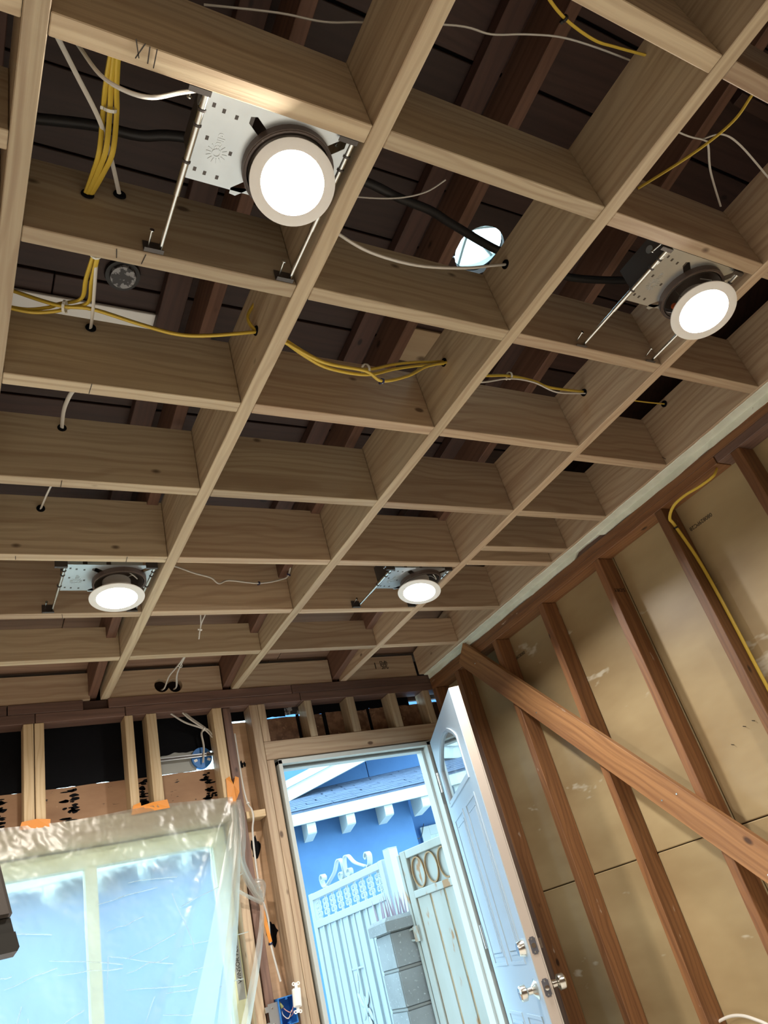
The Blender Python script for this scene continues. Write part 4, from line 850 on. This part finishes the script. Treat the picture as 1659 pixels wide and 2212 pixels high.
def rake(z_off, h_, w0, w1, name, m):
    bm = bmesh.new(); a, b = -1.5, 2.6; f = lambda u: 1.685 + .27 * (u - .10) + z_off
    prism(bm, [(a, f(a) - GZ), (b, f(b) - GZ), (b, f(b) + h_ - GZ), (a, f(a) + h_ - GZ)], w1 - w0, Matrix(((1, 0, 0, 0), (0, 0, 1, w0), (0, 1, 0, 0), (0, 0, 0, 1)))); obj(name, bm, m, rk, local=True)
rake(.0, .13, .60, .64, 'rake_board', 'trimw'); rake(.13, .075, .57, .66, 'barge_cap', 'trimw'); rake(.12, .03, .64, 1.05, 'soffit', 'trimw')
fr = empty('far_roof', (0, 0, 0), 0, hs)
for r in range(8):
    bm = bmesh.new(); bx(bm, -3., .9, 0, .16, 0, .012, T(0, 1.6 + r * .14, 1.93 + r * .05 - GZ) @ RX(18)); obj('shingle_course', bm, 'shingle', fr, local=True)
wi = empty('house_window', (0, 0, 0), 0, hs)
for n_, u0_, u1_, z0_, z1_, m_, w_ in (('casing', 1.50, 1.60, .2, 1.19, 'trimw', 1.10), ('casing', 1.60, 2.6, 1.09, 1.19, 'trimw', 1.10), ('sash', 1.60, 1.66, .2, 1.09, 'trimw', 1.12), ('sash', 1.66, 2.5, 1.03, 1.09, 'trimw', 1.12), ('pane', 1.66, 2.5, .2, 1.03, 'gasket', 1.135)):
    HB(n_, u0_, u1_, w_, 1.15, z0_, z1_, m_, wi, .002)
cable('service_wire', [HM @ Vector((1.285, .52, 1.10)), HM @ Vector((1.36, .8, 1.05)), HM @ Vector((1.48, 1.05, 1.10)), HM @ Vector((1.55, 1.09, 1.22))], .006, 'black', 'thin dark wire looping on the blue house wall by its window')

# white wrought gate
def local_frame(p, q):
    x = Vector((q[0] - p[0], q[1] - p[1], 0)); L = x.length; return L, math.atan2(x.y, x.x)
GL, GA = local_frame((2.68, 6.14), (2.765, 5.0))
gt = empty('white_gate', (2.68, 6.14, GZ), GA); tag(gt, 'white iron gate with scrolled top and plank panels beyond the doorway', 'gate')
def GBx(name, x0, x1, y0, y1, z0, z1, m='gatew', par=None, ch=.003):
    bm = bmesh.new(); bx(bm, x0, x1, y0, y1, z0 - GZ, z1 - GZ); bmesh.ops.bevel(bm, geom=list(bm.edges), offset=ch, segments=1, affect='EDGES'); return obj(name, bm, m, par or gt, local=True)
GBx('stile', 0, .055, -.025, .025, GZ + .05, .615); GBx('stile', GL - .055, GL, -.025, .025, GZ + .05, .615)
GBx('top_rail', .055, GL - .055, -.025, .025, .565, .612); GBx('middle_rail', .055, GL - .055, -.028, .028, .370, .420); GBx('bottom_rail', .055, GL - .055, -.025, .025, GZ + .05, GZ + .10)
npk = 11; pw = (GL - .11) / npk
for k in range(npk):
    GBx('plank', .055 + pw * k + .004, .055 + pw * (k + 1) - .004, -.012 + .010 * (k % 2), .012, GZ + .10, .370)
for k in range(1, npk):
    GBx('rib', .055 + pw * k - .008, .055 + pw * k + .008, -.022, .0, GZ + .10, .370, ch=.002)
bm = bmesh.new(); tube(bm, [(0, 0, 0), (0, 0, .145)], .010, 8, sm=False)
for z in (.035, .075, .11):
    for s in (-1, 1):
        tube(bm, [(s * .008, -.004, z - .012), (s * .030, -.008, z - .014), (s * .034, -.008, z + .010), (s * .020, -.008, z + .014), (s * .018, -.008, z)], .0055, 6)
    bmesh.ops.create_icosphere(bm, subdivisions=1, radius=.013, matrix=T(0, -.004, z + .016))
bme = bpy.data.meshes.new('baluster'); bm.to_mesh(bme); bm.free(); bme.materials.append(M['gatew'])
for k in range(9): o = put('baluster', bme, gt, True); o.location = (.055 + (GL - .11) * (k + .5) / 9, 0, .420 - GZ)
def strap(pts, w=.016, par=gt):
    bm = bmesh.new(); P = smooth_pts([(x, 0, z - GZ) for x, z in pts], 8); pv = None
    for i, p in enumerate(P):
        t = (P[min(i + 1, len(P) - 1)] - P[max(i - 1, 0)]).normalized(); nn = Vector((-t.z, 0, t.x)) * .004
        cur = [bm.verts.new(p + nn * a + Vector((0, w * b, 0))) for a, b in ((-1, -1), (1, -1), (1, 1), (-1, 1))]
        if pv:
            for q in range(4): bm.faces.new((pv[q], pv[(q + 1) % 4], cur[(q + 1) % 4], cur[q]))
        else: bm.faces.new(cur[::-1])
        pv = cur
    bm.faces.new(pv); obj('scroll', bm, 'gatew', par, True, True)
zt = .614; mg = GL * .52
for s in (-1, 1):
    f = lambda d: mg + s * d
    strap([(f(.035), zt + .03), (f(.055), zt + .05), (f(.085), zt + .04), (f(.08), zt + .008), (f(.04), zt + .006), (f(.012), zt + .05), (f(.03), zt + .13), (f(.085), zt + .135), (f(.16), zt + .07), (f(.30), zt + .012)])
    strap([(f(.33), zt + .002), (f(.36), zt + .02), (f(.375), zt + .07), (f(.35), zt + .095), (f(.325), zt + .075), (f(.335), zt + .055), (f(.35), zt + .06)], .02)
orn = empty('floral_ornament', (GL * .46, -.0125, .03 - GZ), 0, gt)
bm = bmesh.new(); bx(bm, -.085, .085, -.006, .004, .0, .012); obj('ornament_bar', bm, 'gatew', orn, local=True)
for k, (x, z, a, l, w) in enumerate(((-.05, -.08, 12, .07, .016), (-.055, -.19, -30, .06, .02), (.045, -.17, 25, .06, .02), (0, -.22, 0, .06, .022), (-.035, -.27, 30, .045, .02), (.045, -.28, -30, .045, .02), (0, -.36, 0, .075, .045), (-.03, -.46, 20, .05, .02), (.035, -.48, -15, .06, .022), (0, -.58, 0, .07, .03), (-.04, -.68, 25, .06, .02), (.04, -.70, -25, .06, .02))):
    bm = bmesh.new(); bmesh.ops.create_icosphere(bm, subdivisions=2, radius=1, matrix=T(x, -.001, z) @ RY(a) @ Matrix.Diagonal((w, .007, l, 1))); obj('leaf', bm, 'gatew', orn, True, True)
gp = empty('gate_post', (2.77, 4.945, GZ), GA); tag(gp, 'white square steel post at the right side of the white gate', 'post')
bm = bmesh.new(); bx(bm, 0, .075, -.0375, .0375, 0, .66 - GZ); bmesh.ops.bevel(bm, geom=list(bm.edges), offset=.004, segments=1, affect='EDGES'); obj('shaft', bm, 'gatew', gp, local=True)
bm = bmesh.new(); bx(bm, .001, .074, -.0365, .0365, .66 - GZ, .664 - GZ); obj('cap', bm, 'gatew', gp, local=True)
# block pillar with spikes
pl = empty('block_pillar', (2.36, 4.40, GZ), math.radians(-8)); tag(pl, 'grey concrete block pillar topped with rows of plastic spikes', 'pillar')
cz = GZ
for k in range(7):
    bm = bmesh.new(); bx(bm, .0, .40, 0, .27, .005, .188); bmesh.ops.bevel(bm, geom=list(bm.edges), offset=.006, segments=2, affect='EDGES'); obj('block', bm, 'cmu', pl, local=True, mw=T(0, 0, k * .194))
bm = bmesh.new(); bx(bm, .006, .394, .006, .264, 0, 7 * .194); obj('mortar_core', bm, 'mortar', pl, local=True)
bm = bmesh.new(); bx(bm, -.025, .425, -.025, .295, 0, .075); bmesh.ops.bevel(bm, geom=[e for e in bm.edges if e.verts[0].co.z > .05 and e.verts[1].co.z > .05], offset=.022, segments=1, affect='EDGES'); obj('cap', bm, 'cmu', pl, local=True, mw=T(0, 0, 7 * .194))
bm = bmesh.new(); tube(bm, [(.17, -.002, 1.33), (.175, -.002, 1.0), (.17, -.002, .6), (.18, -.002, .1)], .005, 6, .3); obj('paint_drip', bm, 'bluepaint', pl, True, True)
bm = bmesh.new(); lathe(bm, [(.0065, 0), (.005, .05), (0, .135)], 8); spm = bpy.data.meshes.new('spike'); bm.to_mesh(spm); bm.free(); spm.materials.append(M['spike'])
for i in range(11):
    for k in range(3):
        o = put('spike', spm, pl, True); o.matrix_basis = T(.02 + .036 * i + .012 * (k % 2), .03 + .09 * k, 7 * .194 + .074) @ RX(random.uniform(-7, 7)) @ RY(random.uniform(-7, 7))
# rusty gate leaf
RL, RA = .70, math.atan2(-.53, .12)
rg = empty('rusty_gate', (2.525, 4.34, GZ), RA); tag(rg, 'white painted gate with rust streaks and a row of rings, beside the open door', 'gate')
def RBx(name, x0, x1, y0, y1, z0, z1, m='rust', ch=.003):
    bm = bmesh.new(); cx, cy, cz = (x0 + x1) / 2, (y0 + y1) / 2, (z0 + z1) / 2; bx(bm, x0 - cx, x1 - cx, y0 - cy, y1 - cy, z0 - cz, z1 - cz); bmesh.ops.bevel(bm, geom=list(bm.edges), offset=ch, segments=1, affect='EDGES'); return obj(name, bm, m, rg, local=True, mw=T(cx, cy, cz - GZ))
RBx('stile', 0, .05, -.02, .02, GZ + .05, .55); RBx('stile', RL - .05, RL, -.02, .02, GZ + .05, .55); RBx('stile', -.03, -.006, -.02, .02, GZ + .05, .54)
RBx('top_rail', .05, RL - .05, -.02, .02, .505, .55); RBx('middle_rail', .05, RL - .05, -.024, .024, .285, .325); RBx('bottom_rail', .05, RL - .05, -.02, .02, GZ + .05, GZ + .10)
RBx('back_sheet', .05, RL - .05, .006, .009, .325, .505)
bm = bmesh.new(); lathe(bm, [(.078, -.006), (.086, -.006), (.086, .006), (.078, .006)], 32, RX(90), close=True); rme = bpy.data.meshes.new('ring'); bm.to_mesh(rme); bm.free(); rme.materials.append(M['rustline'])
for k in range(5): o = put('ring', rme, rg, True); o.location = (.115 + .115 * k, -.004, .414 - GZ); o.scale = (.62, 1, 1)
n_ = 5; pw = (RL - .10) / n_
for k in range(n_):
    RBx('plank', .05 + pw * k + .006, .05 + pw * (k + 1) - .006, -.012, .012, GZ + .10, .285)
    RBx('rust_seam', .05 + pw * k - .005, .05 + pw * k + .005, -.008, .008, GZ + .10, .285, 'rustline', .001)
la = empty('latch', (0, -.03, .11 - GZ), 0, rg)
bm = bmesh.new(); tube(bm, [(-.02, 0, .03), (-.055, 0, .025), (-.06, 0, -.02), (-.02, 0, -.03)], .006, 8); obj('latch_loop', bm, 'rust', la, True, True)
bm = bmesh.new(); bx(bm, -.02, .02, -.006, .01, -.04, .04); obj('latch_plate', bm, 'rust', la, local=True)
